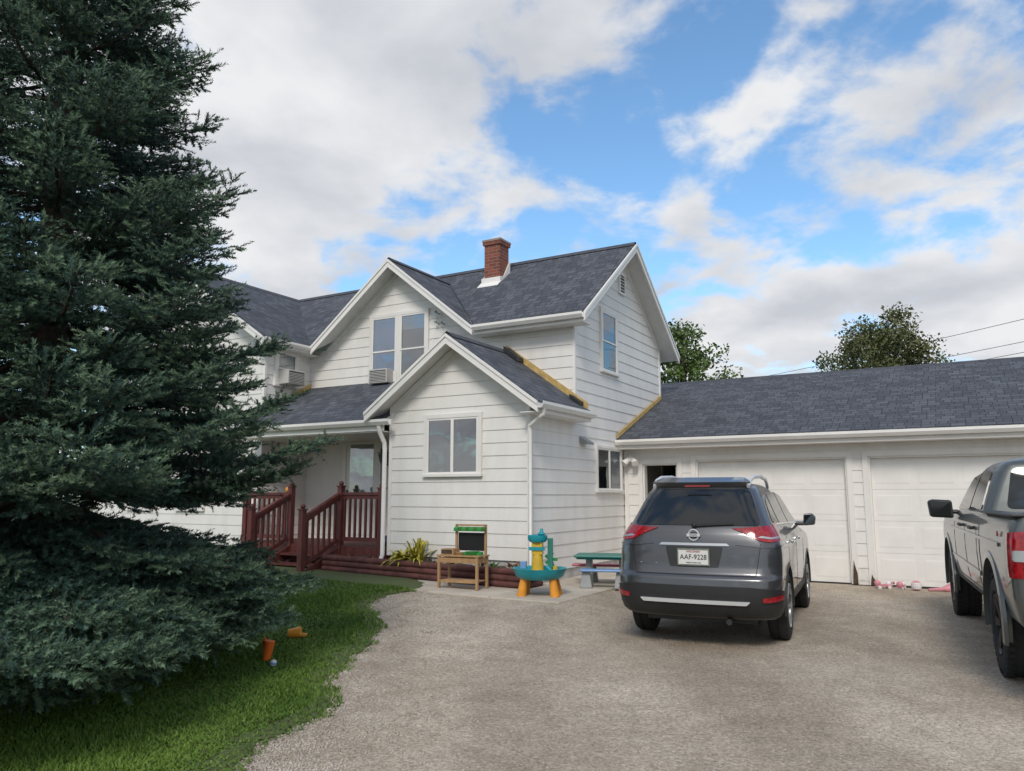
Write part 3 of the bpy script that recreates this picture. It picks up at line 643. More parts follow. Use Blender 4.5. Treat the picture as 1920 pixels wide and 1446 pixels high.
# ================================================================ LOFT VEHICLES
class Loft:
    def __init__(s,prof,r=.25,b=.1,rf=.3,bf=.25):
        a=np.array(prof,float); s.z=a[:,0]; s.W=a[:,1]; s.R=a[:,2]; s.F=a[:,3]; s.r=r;s.b=b;s.rf=rf;s.bf=bf
    def g(s,z):
        k=[-.012,0,.012]; o=[]
        for arr in (s.W,s.R,s.F): o.append(sum(np.interp(np.clip(z+d,s.z[0],s.z[-1]),s.z,arr) for d in k)/3)
        return o
    def par(s,z):
        W,R,F=s.g(z); r=min(s.r,W*.6); return W,R,F,r
    def half(s,z,ny=22):
        W,R,F,r=s.par(z); rf=min(s.rf,W*.6); pts=[]
        for x in np.linspace(0,W-r,8)[:-1]: pts.append((x,R+s.b*(x/W)**2))
        for th in np.linspace(0,math.pi/2,8):
            x=W-r+r*math.sin(th); pts.append((x,R+s.b*(x/W)**2+r-r*math.cos(th)))
        y0=R+s.b+r; y1=F-s.bf-rf
        for y in np.linspace(y0,y1,ny)[1:-1]: pts.append((W,y))
        for th in np.linspace(math.pi/2,0,8):
            x=W-rf+rf*math.sin(th); pts.append((x,F-s.bf*(x/W)**2-rf+rf*math.cos(th)))
        for x in np.linspace(W-rf,0,6)[1:]: pts.append((x,F-s.bf*(x/W)**2))
        return pts
    def mesh(s,name,mats,n=60):
        zs=np.linspace(s.z[0],s.z[-1],n); V=[];F=[]
        for z in zs:
            h=s.half(z); ring=[(x,y,z) for x,y in h]+[(-x,y,z) for x,y in h[-2:0:-1]]; k=len(ring); V+=ring
        for i in range(n-1):
            for j in range(k): F.append((i*k+j,i*k+(j+1)%k,(i+1)*k+(j+1)%k,(i+1)*k+j))
        F.append(tuple(range(k-1,-1,-1))); F.append(tuple((n-1)*k+j for j in range(k)))
        m=MB(); m.add(V,F); return m.obj(name,mats,smooth=32)
    def rear(s,u,z):
        sg=1 if u>=0 else -1; u=abs(u); W,R,F,r=s.par(z)
        if u<=W-r: x=u; y=R+s.b*(x/W)**2
        elif u<=W-r+r*math.pi/2:
            th=(u-W+r)/r; x=W-r+r*math.sin(th); y=R+s.b*(x/W)**2+r-r*math.cos(th)
        else: x=W; y=R+s.b+r+(u-W+r-r*math.pi/2)
        return Vector((sg*x,y,z))
    def side(s,sg):
        return lambda y,z: Vector((sg*s.par(z)[0],y,z))
    def front(s,x,z):
        W,R,F,r=s.par(z); rf=min(s.rf,W*.6); ax=min(abs(x),W); y=F-s.bf*(ax/W)**2
        if ax>W-rf: y-=rf-math.sqrt(max(0,rf*rf-(ax-W+rf)**2))
        return Vector((x,y,z))
def inside(p,poly):
    c=False;n=len(poly)
    for i in range(n):
        a,b=poly[i],poly[(i+1)%n]
        if (a[1]>p[1])!=(b[1]>p[1]) and p[0]<(b[0]-a[0])*(p[1]-a[1])/(b[1]-a[1])+a[0]: c=not c
    return c
def patch(name,fn,poly,mt,parent,off=.004,skirt=.012,step=.06,smooth=40,rounds=0.,label=None):
    poly=[tuple(p) for p in poly]
    if rounds:
        q=[];n=len(poly)
        for i in range(n):
            p=Vector(poly[i]);a=Vector(poly[i-1]);b=Vector(poly[(i+1)%n]); da=(a-p);db=(b-p); k=min(rounds,da.length*.45,db.length*.45)
            s0=p+da.normalized()*k; s1=p+db.normalized()*k
            for f in (0,.25,.5,.75,1): q.append(tuple(s0*(1-f)**2+p*2*f*(1-f)+s1*f*f))
        poly=q
    out=[]
    for i in range(len(poly)):
        a=Vector(poly[i]);b=Vector(poly[(i+1)%len(poly)]); n=max(1,int((b-a).length/step))
        for k in range(n): out.append(a.lerp(b,k/n))
    nb=len(out); pts=list(out)
    xs=[p[0] for p in out]; ys=[p[1] for p in out]
    x=min(xs)+step/2
    while x<max(xs):
        y=min(ys)+step/2
        while y<max(ys):
            if inside((x,y),poly) and min((Vector((x,y))-o).length for o in out)>step*.35: pts.append(Vector((x,y)))
            y+=step
        x+=step
    r=delaunay_2d_cdt(pts,[(i,(i+1)%nb) for i in range(nb)],[],1,1e-6)
    vs2,_,fs=r[0],r[1],r[2]
    def nrm(p):
        e=.004; c=fn(p[0],p[1]); du=fn(p[0]+e,p[1])-fn(p[0]-e,p[1]); dv=fn(p[0],p[1]+e)-fn(p[0],p[1]-e); n=du.cross(dv)
        if n.length<1e-12: return Vector((0,0,1))
        n.normalize()
        if n.dot(c-Vector((0,CEN,.8)))<0: n=-n
        return n
    V=[];B=[]
    for p in vs2:
        c=fn(p[0],p[1]);n=nrm(p); V.append(c+n*off); B.append(c+n*(off-skirt))
    n0=len(V); F=[tuple(f) for f in fs]
    cnt={}
    for f in F:
        for i in range(len(f)):
            e=(f[i],f[(i+1)%len(f)]); cnt[tuple(sorted(e))]=cnt.get(tuple(sorted(e)),0)+1
    for e,c in cnt.items():
        if c==1: F.append((e[0],e[1],e[1]+n0,e[0]+n0))
    m=MB(); m.add(V+B,F); o=m.obj(name,mt,parent,smooth=smooth,label=label); return o
CEN=1.2
def boolean(ob,cut):
    for c in cut:
        md=ob.modifiers.new("b",'BOOLEAN'); md.object=c; md.operation='DIFFERENCE'; md.solver='EXACT'
    dg=bpy.context.evaluated_depsgraph_get(); me=bpy.data.meshes.new_from_object(ob.evaluated_get(dg)); ob.modifiers.clear(); ob.data=me
    for c in cut: bpy.data.objects.remove(c)
def text(body,size,parent,mtx,mt,extrude=.002,name="lettering",ax='CENTER',bold=0):
    cu=bpy.data.curves.new("t",'FONT'); cu.body=body; cu.size=size; cu.extrude=extrude; cu.align_x=ax; cu.align_y='CENTER'; cu.offset=bold
    o=bpy.data.objects.new("t",cu); COL.objects.link(o); dg=bpy.context.evaluated_depsgraph_get(); dg.update()
    me=bpy.data.meshes.new_from_object(o.evaluated_get(dg)); bpy.data.objects.remove(o); me.materials.clear(); me.materials.append(M[mt])
    r=bpy.data.objects.new(name,me); COL.objects.link(r); r.parent=parent; r.matrix_local=mtx; return r
def wheel(parent,x,y,R,w,rimr,rimmat,spokes=5,knobby=False):
    sg=1 if x>0 else -1
    e=bpy.data.objects.new("wheel",None); COL.objects.link(e); e.parent=parent; e.location=(x,y,R); e.rotation_euler=(0,0,0 if sg>0 else math.pi)
    t=MB(); hw=w/2
    prof=[(-hw*.7,rimr),(-hw,rimr+.03),(-hw,R-.05),(-hw*.86,R-.015),(-hw*.6,R),(-.012,R),(-.012,R-.01),(.012,R-.01),(.012,R),(hw*.6,R),(hw*.86,R-.015),(hw,R-.05),(hw,rimr+.03),(hw*.7,rimr)]
    t.lathe(prof,(-hw,0,0),n=48)
    if knobby:
        for i in range(40):
            a=2*math.pi*i/40
            for xx in (-hw*.75,hw*.75):
                c=Vector((xx-hw,math.cos(a)*(R-.004),math.sin(a)*(R-.004))); tg=Vector((0,-math.sin(a),math.cos(a))); t.beam(c-tg*.018,c+tg*.018,.06,.028)
    t.obj("tyre",'tyre',e,smooth=35)
    r=MB(); r.lathe([(-hw*2*.9,rimr),(-.02,rimr+.004),(0,rimr-.006),(-.02,rimr-.03),(-hw,rimr-.035)],(0,0,0),n=40)
    r.lathe([(-.05,0.001),(-.03,.05),(-.04,.08),(-.06,.085)],(0,0,0),n=20)
    for i in range(spokes):
        for dd in (-.11,.11):
            a=2*math.pi*i/spokes; a2=a+dd
            r.beam((-.045,math.cos(a)*.05,math.sin(a)*.05),(-.03,math.cos(a2)*(rimr-.01),math.sin(a2)*(rimr-.01)),.035,.04)
    r.cyl((-.16,0,0),(-.12,0,0),rimr-.03,n=24,mi=1)
    r.obj("rim",[rimmat,'black'],e,smooth=35)
    return e
RX=Matrix.Rotation(math.pi/2,4,'X')
def arch(parent,x,y,R,r0,r1,mt,a0=-.15):
    m=MB(); sg=1 if x>0 else -1; n=24; vs=[];fs=[]
    for i in range(n+1):
        a=a0+(math.pi-2*a0)*i/n
        for (rr,xx) in ((r0,x-sg*.05),(r0,x+sg*.022),(r1-.01,x+sg*.016),(r1,x-sg*.01)):
            vs.append((xx,y+rr*math.cos(a),R+rr*math.sin(a)))
    for i in range(n):
        for j in range(3): fs.append((i*4+j,i*4+j+1,(i+1)*4+j+1,(i+1)*4+j))
    m.add(vs,fs); m.obj("wheel_arch",mt,parent,smooth=40)
# ---------------- SUV
suv=empty("parked_car","dark grey compact sport utility vehicle parked facing the garage","car",(2.20,8.78,.0),-24.6,sc=(.935,.97,1.0))
L=Loft([(.29,.80,-.82,3.45),(.36,.855,-.93,3.6),(.46,.87,-.97,3.68),(.60,.882,-.982,3.70),(.69,.885,-.97,3.69),(.72,.885,-.93,3.68),(.80,.887,-.905,3.66),(.92,.887,-.893,3.58),(1.00,.880,-.882,3.35),(1.06,.862,-.868,2.9),(1.12,.835,-.85,2.55),(1.18,.795,-.82,2.40),(1.30,.738,-.735,2.15),(1.42,.688,-.64,1.85),(1.53,.638,-.55,1.55),(1.59,.598,-.49,1.35),(1.625,.55,-.40,1.1),(1.645,.46,-.2,.85),(1.655,.33,.05,.65)],r=.22,b=.07,rf=.3,bf=.3)
body=L.mesh("body",['suv','black'],n=110)
cut=[]
for x in (-1,1):
    for y in (0,2.705):
        c=MB(); c.cyl((x*.58,y,.36),(x*1.2,y,.36),.405,n=40); c.m=[1]*len(c.m); cut.append(c.obj("c",['suv','black']))
boolean(body,cut); body.parent=suv
for p in body.data.polygons: p.use_smooth=True
body.data.set_sharp_from_angle(angle=math.radians(32))
R_=L.rear
patch("rear_window",R_,[(-.70,1.20),(.70,1.20),(.56,1.565),(-.56,1.565)],'carglass',suv,.006,rounds=.06)
patch("rear_spoiler",R_,[(-.555,1.585),(.555,1.585),(.48,1.63),(-.48,1.63)],'suv',suv,.07,.085,rounds=.02)
for sg in (1,-1):
    f=lambda l:[(sg*a,b) for a,b in l]
    patch("tail_light",R_,f([(.40,1.172),(.62,1.183),(.80,1.198),(1.20,1.238),(1.15,1.14),(1.02,1.055),(.80,1.040),(.68,1.055),(.56,1.115)]),'red',suv,.012,.03,.05,rounds=.008)
    patch("tail_light_lens",R_,f([(.66,1.085),(.80,1.068),(.98,1.082),(.94,1.095),(.80,1.085),(.70,1.10)]),'silver',suv,.0145,.01,.05)
    patch("body_crease",R_,f([(.46,1.03),(.70,1.005),(1.2,1.01),(1.2,1.0),(.70,.99),(.44,1.015)]),'suv',suv,.010,.015,.05)
    patch("reflector",R_,f([(.70,.475),(.96,.50),(.96,.545),(.70,.52)]),'red',suv,.028,.03,rounds=.015)
    patch("panel_gap",R_,f([(.635,.72),(.643,.72),(.700,1.03),(.692,1.03)]),'ink',suv,.0025,.003,.05)
    S=L.side(sg)
    patch("side_window",S,[(-.40,1.235),(.09,1.205),(.10,1.50),(-.16,1.45)],'carglass',suv,.006,rounds=.04)
    patch("side_window",S,[(.15,1.20),(1.02,1.18),(1.02,1.545),(.18,1.52)],'carglass',suv,.006,rounds=.03)
    patch("side_window",S,[(1.08,1.18),(2.05,1.165),(1.55,1.50),(1.08,1.545)],'carglass',suv,.006,rounds=.03)
    patch("side_cladding",S,[(-.45,.32),(3.1,.32),(3.1,.44),(-.45,.44)],'black',suv,.012,.02,.12)
    patch("window_trim",S,[(-.42,1.20),(2.1,1.15),(2.1,1.165),(-.42,1.22)],'chrome',suv,.009,.01,.12)
    for yy in (.13,1.05,2.05): patch("panel_gap",S,[(yy,.45),(yy+.008,.45),(yy+.008,1.18),(yy,1.18)],'ink',suv,.0025,.003,.12)
    for yy in (.32,1.24):
        h=MB(); h.beam((sg*.905,yy,1.0),(sg*.905,yy+.18,1.0),.03,.03); h.obj("door_handle",'chrome',suv,bevel=.008)
    mi=MB(); mi.box(sg*.80,sg*.93,1.98,2.05,1.12,1.18); mi.prism([(sg*.91,1.93,1.12),(sg*1.06,1.97,1.13),(sg*1.075,1.98,1.23),(sg*1.03,1.97,1.28),(sg*.92,1.94,1.27)],(0,.14,0)); mi2=MB(); mi2.prism([(sg*.925,1.929,1.135),(sg*1.05,1.964,1.145),(sg*1.06,1.972,1.225),(sg*1.02,1.964,1.265),(sg*.935,1.936,1.255)],(0,-.003,0))
    mo=mi.obj("wing_mirror",'suv',suv,bevel=.02); mi2.obj("mirror_glass",'carglass',mo)
    rr=MB(); rr.path([(sg*.535,-.42,1.60),(sg*.54,-.30,1.665),(sg*.545,-.05,1.705),(sg*.55,.5,1.722),(sg*.545,1.0,1.70),(sg*.54,1.2,1.66),(sg*.535,1.32,1.60)],.021,10); rr.obj("roof_rail",'bright',suv,smooth=60)
    for yy in (0,2.705): arch(suv,sg*.872,yy,.36,.395,.45,'black')
    patch("headlight",L.front,f([(.5,.82),(.85,.90),(.85,.98),(.5,.93)]),'chrome',suv,.01,.02)
patch("windscreen",L.front,[(-.68,1.2),(.68,1.2),(.52,1.54),(-.52,1.54)],'carglass',suv,.006,rounds=.05)
patch("bumper_cladding",R_,[(-1.20,.315),(1.20,.315),(1.20,.55),(.95,.585),(.6,.615),(-.6,.615),(-.95,.585),(-1.20,.55)],'black',suv,.014,.03,.07,rounds=.03)
patch("bumper_trim",R_,[(-.54,.452),(.54,.452),(.58,.48),(-.58,.48)],'bright',suv,.035,.03,.07,rounds=.01)
patch("panel_gap",R_,[(-.64,.712),(.64,.712),(.64,.721),(-.64,.721)],'ink',suv,.003,.003,.05)
patch("plate_recess",R_,[(-.26,.79),(.26,.79),(.31,.99),(-.31,.99)],'black',suv,.003,.004,.05,rounds=.02)
patch("rear_garnish",R_,[(-.38,1.0),(.38,1.0),(.35,1.024),(-.35,1.024)],'silver',suv,.018,.025,.05,rounds=.01)
y0=-.902
pm=MB(); pm.box(-.163,.163,y0-.018,y0-.006,.815,.965); po=pm.obj("licence_plate",'plate',suv,bevel=.004)
pfm=MB()
for a in ((-.173,.173,.805,.819),(-.173,.173,.961,.975),(-.173,-.159,.819,.961),(.159,.173,.819,.961)): pfm.box(a[0],a[1],y0-.023,y0-.005,a[2],a[3])
pfm.obj("plate_frame",'chrome',po)
def onrear(x,y,z): return Matrix.Translation((x,y,z))@RX
text("AAF-9228",.070,po,onrear(0,y0-.0195,.888),'ink'); text("WISCONSIN",.026,po,onrear(0,y0-.0195,.943),'inkred'); text("AMERICA'S DAIRYLAND",.015,po,onrear(0,y0-.0195,.833),'ink')
text("ROGUE",.06,suv,Matrix.Translation((-.50,-.876,.80))@Matrix.Rotation(math.radians(-5),4,'Z')@RX,'bright',.004); text("SL AWD",.045,suv,Matrix.Translation((.52,-.876,.79))@Matrix.Rotation(math.radians(5),4,'Z')@RX,'bright',.004)
em=MB(); em.lathe([(0,.046),(-.008,.054),(0,.062),(.01,.054),(0,.046)],(0,0,0),axis='z',n=32); em.box(-.072,.072,-.014,.014,-.002,.012)
emo=em.obj("emblem",'bright',suv,smooth=40); emo.matrix_local=onrear(0,-.878,1.105)
text("NISSAN",.024,emo,Matrix.Translation((0,0,.0125)),'ink',.001)
wp=MB(); wp.beam((.0,-.835,1.205),(.42,-.79,1.225),.02,.022); wp.sphere((0,-.835,1.205),.03,8,6); wp.obj("rear_wiper",'black',suv)
bl=MB(); bl.box(-.14,.14,-.60,-.585,1.595,1.612); bl.obj("brake_light",'red',suv)
fa=MB(); fa.prism([(-.012,.05,1.65),(-.012,.22,1.655),(-.012,.10,1.70),(-.012,.06,1.70)],(.024,0,0)); fa.obj("antenna",'suv',suv)
un=MB(); un.box(-.6,.6,-.6,3.2,.22,.32); un.cyl((.35,-.9,.27),(.35,-.5,.27),.03,n=10); un.obj("underbody",'black',suv)
for x in (-.88,.88):
    for y in (0,2.705): wheel(suv,x,y,.355,.225,.23,'silver')
# ---------------- truck
truck=empty("pickup_truck","dark grey crew cab pickup truck with black wheels on gravel","pickup truck",(5.03,6.42,0),-24.3)
CEN=1.8
T=Loft([(.48,.86,-1.05,4.55),(.56,.95,-1.12,4.70),(.75,.985,-1.15,4.75),(1.0,.995,-1.15,4.75),(1.15,.99,-1.145,4.70),(1.24,.98,-1.14,4.5),(1.29,.96,-1.135,4.0),(1.325,.94,-1.13,3.3),(1.345,.92,-1.12,3.1)],r=.07,b=.03,rf=.3,bf=.2)
tbd=T.mesh("body",['truck','black'],n=60)
cut=[]
for x in (-1,1):
    for y in (0,3.745):
        c=MB(); c.cyl((x*.6,y,.47),(x*1.3,y,.47),.52,n=40); c.m=[1]*len(c.m); cut.append(c.obj("c",['truck','black']))
c=MB(); c.box(-.80,.80,-1.06,.56,.92,1.6); c.m=[1]*6; cut.append(c.obj("c",['truck','black']))
boolean(tbd,cut); tbd.parent=truck
for p in tbd.data.polygons: p.use_smooth=True
tbd.data.set_sharp_from_angle(angle=math.radians(32))
K=Loft([(1.30,.935,.62,3.25),(1.345,.925,.625,3.12),(1.45,.89,.65,2.88),(1.60,.835,.69,2.55),(1.74,.775,.73,2.22),(1.80,.735,.755,2.05),(1.84,.67,.80,1.9),(1.865,.55,.9,1.75)],r=.10,b=.03,rf=.22,bf=.14)
cab=K.mesh("cab",'truck',n=60); cab.parent=truck
patch("rear_window",K.rear,[(-.74,1.38),(.74,1.38),(.66,1.765),(-.66,1.765)],'carglass',truck,.006,rounds=.06)
for sg in (1,-1):
    f=lambda l:[(sg*a,b) for a,b in l]
    S=K.side(sg); B=T.side(sg)
    patch("side_window",S,[(.86,1.37),(1.70,1.36),(1.68,1.74),(1.02,1.73)],'carglass',truck,.007,rounds=.05)
    patch("side_window",S,[(1.77,1.36),(2.80,1.35),(2.28,1.70),(1.75,1.74)],'carglass',truck,.007,rounds=.05)
    for yy in (.80,1.74,2.78):
        patch("panel_gap",B,[(yy,.62),(yy+.01,.62),(yy+.01,1.31),(yy,1.31)],'ink',truck,.003,.004,.1)
    patch("panel_gap",B,[(.585,.55),(.61,.55),(.61,1.335),(.585,1.335)],'ink',truck,.003,.004,.1)
    patch("panel_gap",B,[(.80,.615),(2.79,.615),(2.79,.625),(.80,.625)],'ink',truck,.003,.004,.1)
    patch("character_line",B,[(-.6,1.10),(3.3,1.12),(3.3,1.145),(-.6,1.13)],'truck',truck,.014,.02,.1)
    patch("character_line",B,[(.66,.76),(3.1,.80),(3.1,.82),(.66,.80)],'truck',truck,.012,.02,.1)
    patch("tail_light",T.rear,f([(.86,.90),(1.07,.90),(1.09,1.22),(.86,1.24)]),'red',truck,.008,.03,.05,rounds=.03)
    patch("tail_light_lens",T.rear,f([(.88,1.02),(.98,1.02),(.98,1.1),(.88,1.1)]),'silver',truck,.011,.01,.05,rounds=.02)
    for yy in (.98,1.90):
        h=MB(); h.beam((sg*1.01,yy,1.19),(sg*1.01,yy+.2,1.19),.03,.035); h.obj("door_handle",'black',truck,bevel=.008)
    mi=MB(); mi.box(sg*.93,sg*1.03,2.66,2.74,1.29,1.34); mi.prism([(sg*1.0,2.60,1.24),(sg*1.24,2.66,1.25),(sg*1.26,2.67,1.44),(sg*1.20,2.66,1.46),(sg*1.01,2.61,1.45)],(0,.16,0)); mo=mi.obj("wing_mirror",'black',truck,bevel=.025)
    m2=MB(); m2.prism([(sg*1.03,2.605,1.265),(sg*1.22,2.655,1.275),(sg*1.235,2.66,1.43),(sg*1.03,2.605,1.43)],(0,-.004,0)); m2.obj("mirror_glass",'carglass',mo)
    for yy in (0,3.745): arch(truck,sg*.985,yy,.47,.50,.57,'truck',-.25)
    rl=MB(); rl.box(sg*.82,sg*.97,-1.1,.58,1.345,1.365); rl.obj("bed_rail",'black',truck,bevel=.008)
    patch("rocker_panel",B,[(.62,.50),(3.1,.50),(3.1,.585),(.62,.585)],'black',truck,.012,.02,.1)
patch("windscreen",K.front,[(-.76,1.36),(.76,1.36),(.62,1.74),(-.62,1.74)],'carglass',truck,.006,rounds=.06)
patch("tailgate_panel",T.rear,[(-.78,.72),(.78,.72),(.78,1.30),(-.78,1.30)],'truck',truck,.014,.02,.1,rounds=.03)
bm_=MB(); bm_.box(-.95,.95,-1.32,-1.12,.46,.70); bm_.obj("rear_bumper",'black',truck,bevel=.04)
text("Z71",.06,truck,Matrix.Translation((-.999,-.62,1.20))@Matrix.Rotation(-math.pi/2,4,'Z')@RX,'inkred',.002)
text("CHEVROLET",.13,truck,Matrix.Translation((0,-1.168,1.05))@RX,'ink',.003)
lf=MB(); lf.box(.7,.78,-.4,4.2,.42,.52); lf.box(-.78,-.7,-.4,4.2,.42,.52); lf.cyl((-.85,0,.46),(.85,0,.46),.06,n=12); lf.cyl((-.85,3.745,.46),(.85,3.745,.46),.05,n=12); lf.obj("chassis",'black',truck)
for x in (-.975,.975):
    for y in (0,3.745): wheel(truck,x,y,.42,.28,.25,'black',6,knobby=True)
# ================================================================ TOYS
def place(o,s,t,rz=-30,z=None):
    X,Y=world(s,t); o.location=(X,Y,z if z is not None else (slabz(s) if s<1.25 else float(H(X,Y)))); o.rotation_euler=(0,0,math.radians(rz)); return o
pk=empty("play_kitchen","wooden toddler play kitchen with black panel and green top edge","toy kitchen",sc=.88); place(pk,-.60,-.95,-26)
a=MB()
for x in (-.36,.36):
    for yy in (-.17,.17): a.box(x-.022,x+.022,yy-.022,yy+.022,0,.52)
a.box(-.36,.36,-.185,-.15,.42,.50); a.box(-.36,.36,.15,.18,.42,.50); a.box(-.37,-.34,-.17,.17,.42,.50); a.box(.34,.37,-.17,.17,.42,.50)
for k in range(5): a.box(-.35,.35,-.17+k*.07,-.115+k*.07,.12,.135)
a.box(-.36,.36,-.185,-.16,.10,.14)
a.obj("frame",'wood',pk,bevel=.004)
a=MB(); a.box(-.40,.40,-.2,.2,.521,.545); a.obj("counter_top",'wood',pk,bevel=.004)
a=MB()
for x in (-.22,.34): a.box(x-.02,x+.02,.15,.18,.546,1.04)
a.box(-.22,.34,.15,.17,1.01,1.04); a.obj("back_posts",'wood',pk)
a=MB(); a.box(-.19,.31,.175,.18,.60,.90); a.obj("chalkboard",'ink',pk)
a=MB()
for k in range(8): a.prism([(-.24+k*.075,.14,1.0),(-.24+k*.075,.09,.97),(-.24+k*.075,.09,.925),(-.24+k*.075,.14,.95)],(.074,0,0),k%2)
a.obj("awning",['green','leafg'],pk)
a=MB(); a.box(-.36,-.12,-.12,.1,.547,.64); a.box(-.34,-.14,-.124,-.119,.56,.625,1); a.cyl((-.05,0,.547),(-.05,0,.58),.09,.11,16); a.obj("toy_oven",['wood','soil'],pk)
a=MB(); a.cyl((.18,0,.547),(.18,0,.60),.10,.13,16); a.box(.26,.36,-.05,.05,.547,.6,0); a.cyl((.1,-.1,.547),(.1,-.1,.59),.04,.05,10); a.obj("toy_bowl",'green',pk,smooth=40)
wt=empty("water_play_table","teal and orange plastic water table with a yellow tower","toy",sc=.92); place(wt,.70,-1.0,-10,.15)
a=MB()
for sx in (-1,1):
    for yy in (-.16,.16): a.cyl((sx*.25,yy,0),(sx*.21,yy,.27),.075,.05,12)
a.each("leg",'orange',wt,smooth=40)
a=MB(); a.lathe([(.24,0.001),(.24,.28),(.29,.36),(.36,.39),(.40,.41),(.40,.38),(.33,.33),(.31,.20),(.31,0.001)],(0,0,0),'z',24); a.obj("basin",'teal',wt,smooth=40)
a=MB(); a.cyl((-.03,.0,.32),(-.03,.0,.60),.10,.075,12); a.box(-.11,.05,-.07,.07,.60,.78); a.cyl((.2,.1,.3),(.2,.1,.42),.07,.06,12)
a.obj("tower",'tyellow',wt,smooth=40)
a=MB(); a.lathe([(.78,0.02),(.78,.12),(.82,.15),(.88,.15),(.86,.12),(.80,.02)],(-.03,0,0),'z',10); a.box(-.15,.09,-.09,-.072,.66,.71); a.cyl((.1,0,.42),(.17,0,.36),.03,n=8); a.lathe([(.82,.015),(.9,.06),(.93,.03),(.98,.02)],(.03,0,0),'z',12); a.obj("tower_tray",'teal',wt,smooth=40)
a=MB()
for k in range(5):
    b=k*1.26; a.beam((.16,.08,.52),(.16+.10*math.cos(b),.08,.52+.10*math.sin(b)),.03,.045)
a.obj("water_wheel",'green',wt)
a=MB(); a.box(-.28,-.19,-.1,-.02,.39,.50); a.obj("toy_block",'sblue',wt,bevel=.008)
a=MB(); a.box(.12,.2,.0,.05,.40,.84); a.obj("water_chute",'dgreen',wt,bevel=.008)
pt=empty("picnic_table","small plastic childrens picnic table with green top and blue bench","picnic table",sc=(1.15,1.05,.92)); place(pt,1.0,.60,-12,.15)
a=MB(); a.box(-.40,.40,-.28,.28,.46,.50); a.box(-.37,.37,-.25,.25,.43,.46); a.obj("table_top",'dgreen',pt,bevel=.02)
a=MB()
for x in (-.22,.22): a.prism([(x-.04,-.12,0),(x-.04,.12,0),(x-.04,.08,.43),(x-.04,-.08,.43)],(.08,0,0)); a.box(x-.035,x+.035,-.42,.42,.14,.2)
for yy in (-.42,.42):
    for x in (-.22,.22): a.prism([(x-.08,yy-.06,0),(x+.08,yy-.06,0),(x+.05,yy-.04,.26),(x-.05,yy-.04,.26)],(0,.12,0))
a.obj("support",'lgrey',pt,bevel=.015)
a=MB(); a.box(-.30,.42,-.53,-.33,.26,.30); a.obj("bench",'sblue',pt,bevel=.02)
a=MB(); a.box(-.50,.30,.33,.53,.26,.30); a.obj("bench",'mag',pt,bevel=.02)
def blobtoy(name,label,s,t,z,parts,cat="toy",rz=0,group=None,sc=1):
    m=MB(); mats=[]
    for kind,args,mt in parts:
        if mt not in mats: mats.append(mt)
        getattr(m,kind)(*args,mi=mats.index(mt))
    o=m.obj(name,mats,smooth=45); X,Y=world(s,t); o.location=(X,Y,z); o.rotation_euler=(0,0,rz); o.scale=(sc,sc,sc); tag(o,label,cat,group); return o
for k,s in enumerate((4.60,4.86)):
    blobtoy("toy_skate","pink and white childs toy lying before the garage door",s,GT-.28,0.0,[('box',(-.16,.16,-.05,.05,.05,.09),'pink'),('sphere',((-.12,0,.11),.065,10,8),'pink'),('sphere',((.10,0,.10),.05,10,8),'whitep'),('cyl',((-.1,-.06,.035),(-.1,.06,.035),.035,None,12),'whitep'),('cyl',((.1,-.06,.035),(.1,.06,.035),.035,None,12),'whitep'),('path',([(.12,0,.1),(.22,.02,.13),(.26,.1,.09)],.018),'pink')],rz=k*.9,group="pink toys by the garage door",sc=.8)
blobtoy("toy_ball","pink and white ball in front of the garage door",5.08,GT-.32,0,[('sphere',((0,0,.08),.08,14,10),'pink'),('lathe',([(.03,.068),(.08,.083),(.13,.068)],(0,0,0),'z',18),'whitep')])
blobtoy("toy_trumpet","pink plastic toy lying on the gravel by the garage",5.38,GT-.3,0,[('cyl',((-.15,0,.03),(.08,0,.04),.02,.03,10),'pink'),('cyl',((.08,0,.045),(.2,0,.05),.03,.08,12),'pink')])
def lawnobj(o,X,Y): o.location=(X,Y,float(lawnH(np.array(X),np.array(Y)))+.01); return o
o=blobtoy("toy_scoop","red orange plastic toy scoop standing in the grass",0,0,0,[('cyl',((0,0,0),(.03,0,.24),.05,.075,10),'rorange'),('path',([(.02,0,.2),(-.03,0,.28),(-.06,0,.2)],.012),'rorange')],sc=.7); lawnobj(o,-2.20,7.2)
o=blobtoy("toy_bucket","orange plastic toy bucket lying on the lawn",0,0,0,[('cyl',((-.12,0,.06),(.06,.02,.07),.06,.085,12),'orange'),('box',(.06,.15,-.05,.05,.03,.06),'orange'),('path',([(-.1,.05,.1),(0,.1,.14),(.06,.06,.12)],.01),'tyellow')],sc=.7); lawnobj(o,-2.22,8.25)
o=blobtoy("toy_ball","small white and blue ball on the lawn",0,0,0,[('sphere',((0,0,.045),.05,12,8),'whitep'),('lathe',([(.03,.048),(.045,.0515),(.06,.048)],(0,0,0),'z',16),'sblue')],sc=.6); lawnobj(o,-2.06,6.95)
o=blobtoy("pumpkin","small orange pumpkin on the porch railing",-5.2,.02,FZ+.95,[('sphere',((0,0,.05),.065,14,8),'orange'),('cyl',((0,0,.09),(0,.01,.13),.01,None,6),'leafg')],cat="pumpkin")
o=blobtoy("toy_truck","small blue plastic toy on the porch floor",-3.15,.35,FZ,[('box',(-.1,.1,-.05,.05,.04,.12),'sblue'),('box',(-.02,.09,-.045,.045,.12,.18),'sblue'),('cyl',((-.06,-.06,.04),(-.06,.06,.04),.04,None,10),'ink'),('cyl',((.06,-.06,.04),(.06,.06,.04),.04,None,10),'ink')])
hp=MB(); hp.cyl((0,0,0),(0,0,.16),.10,.14,14); hp.path([(.12,0,.16),(0,0,.5)],.004,5); hp.path([(-.12,0,.16),(0,0,.5)],.004,5)
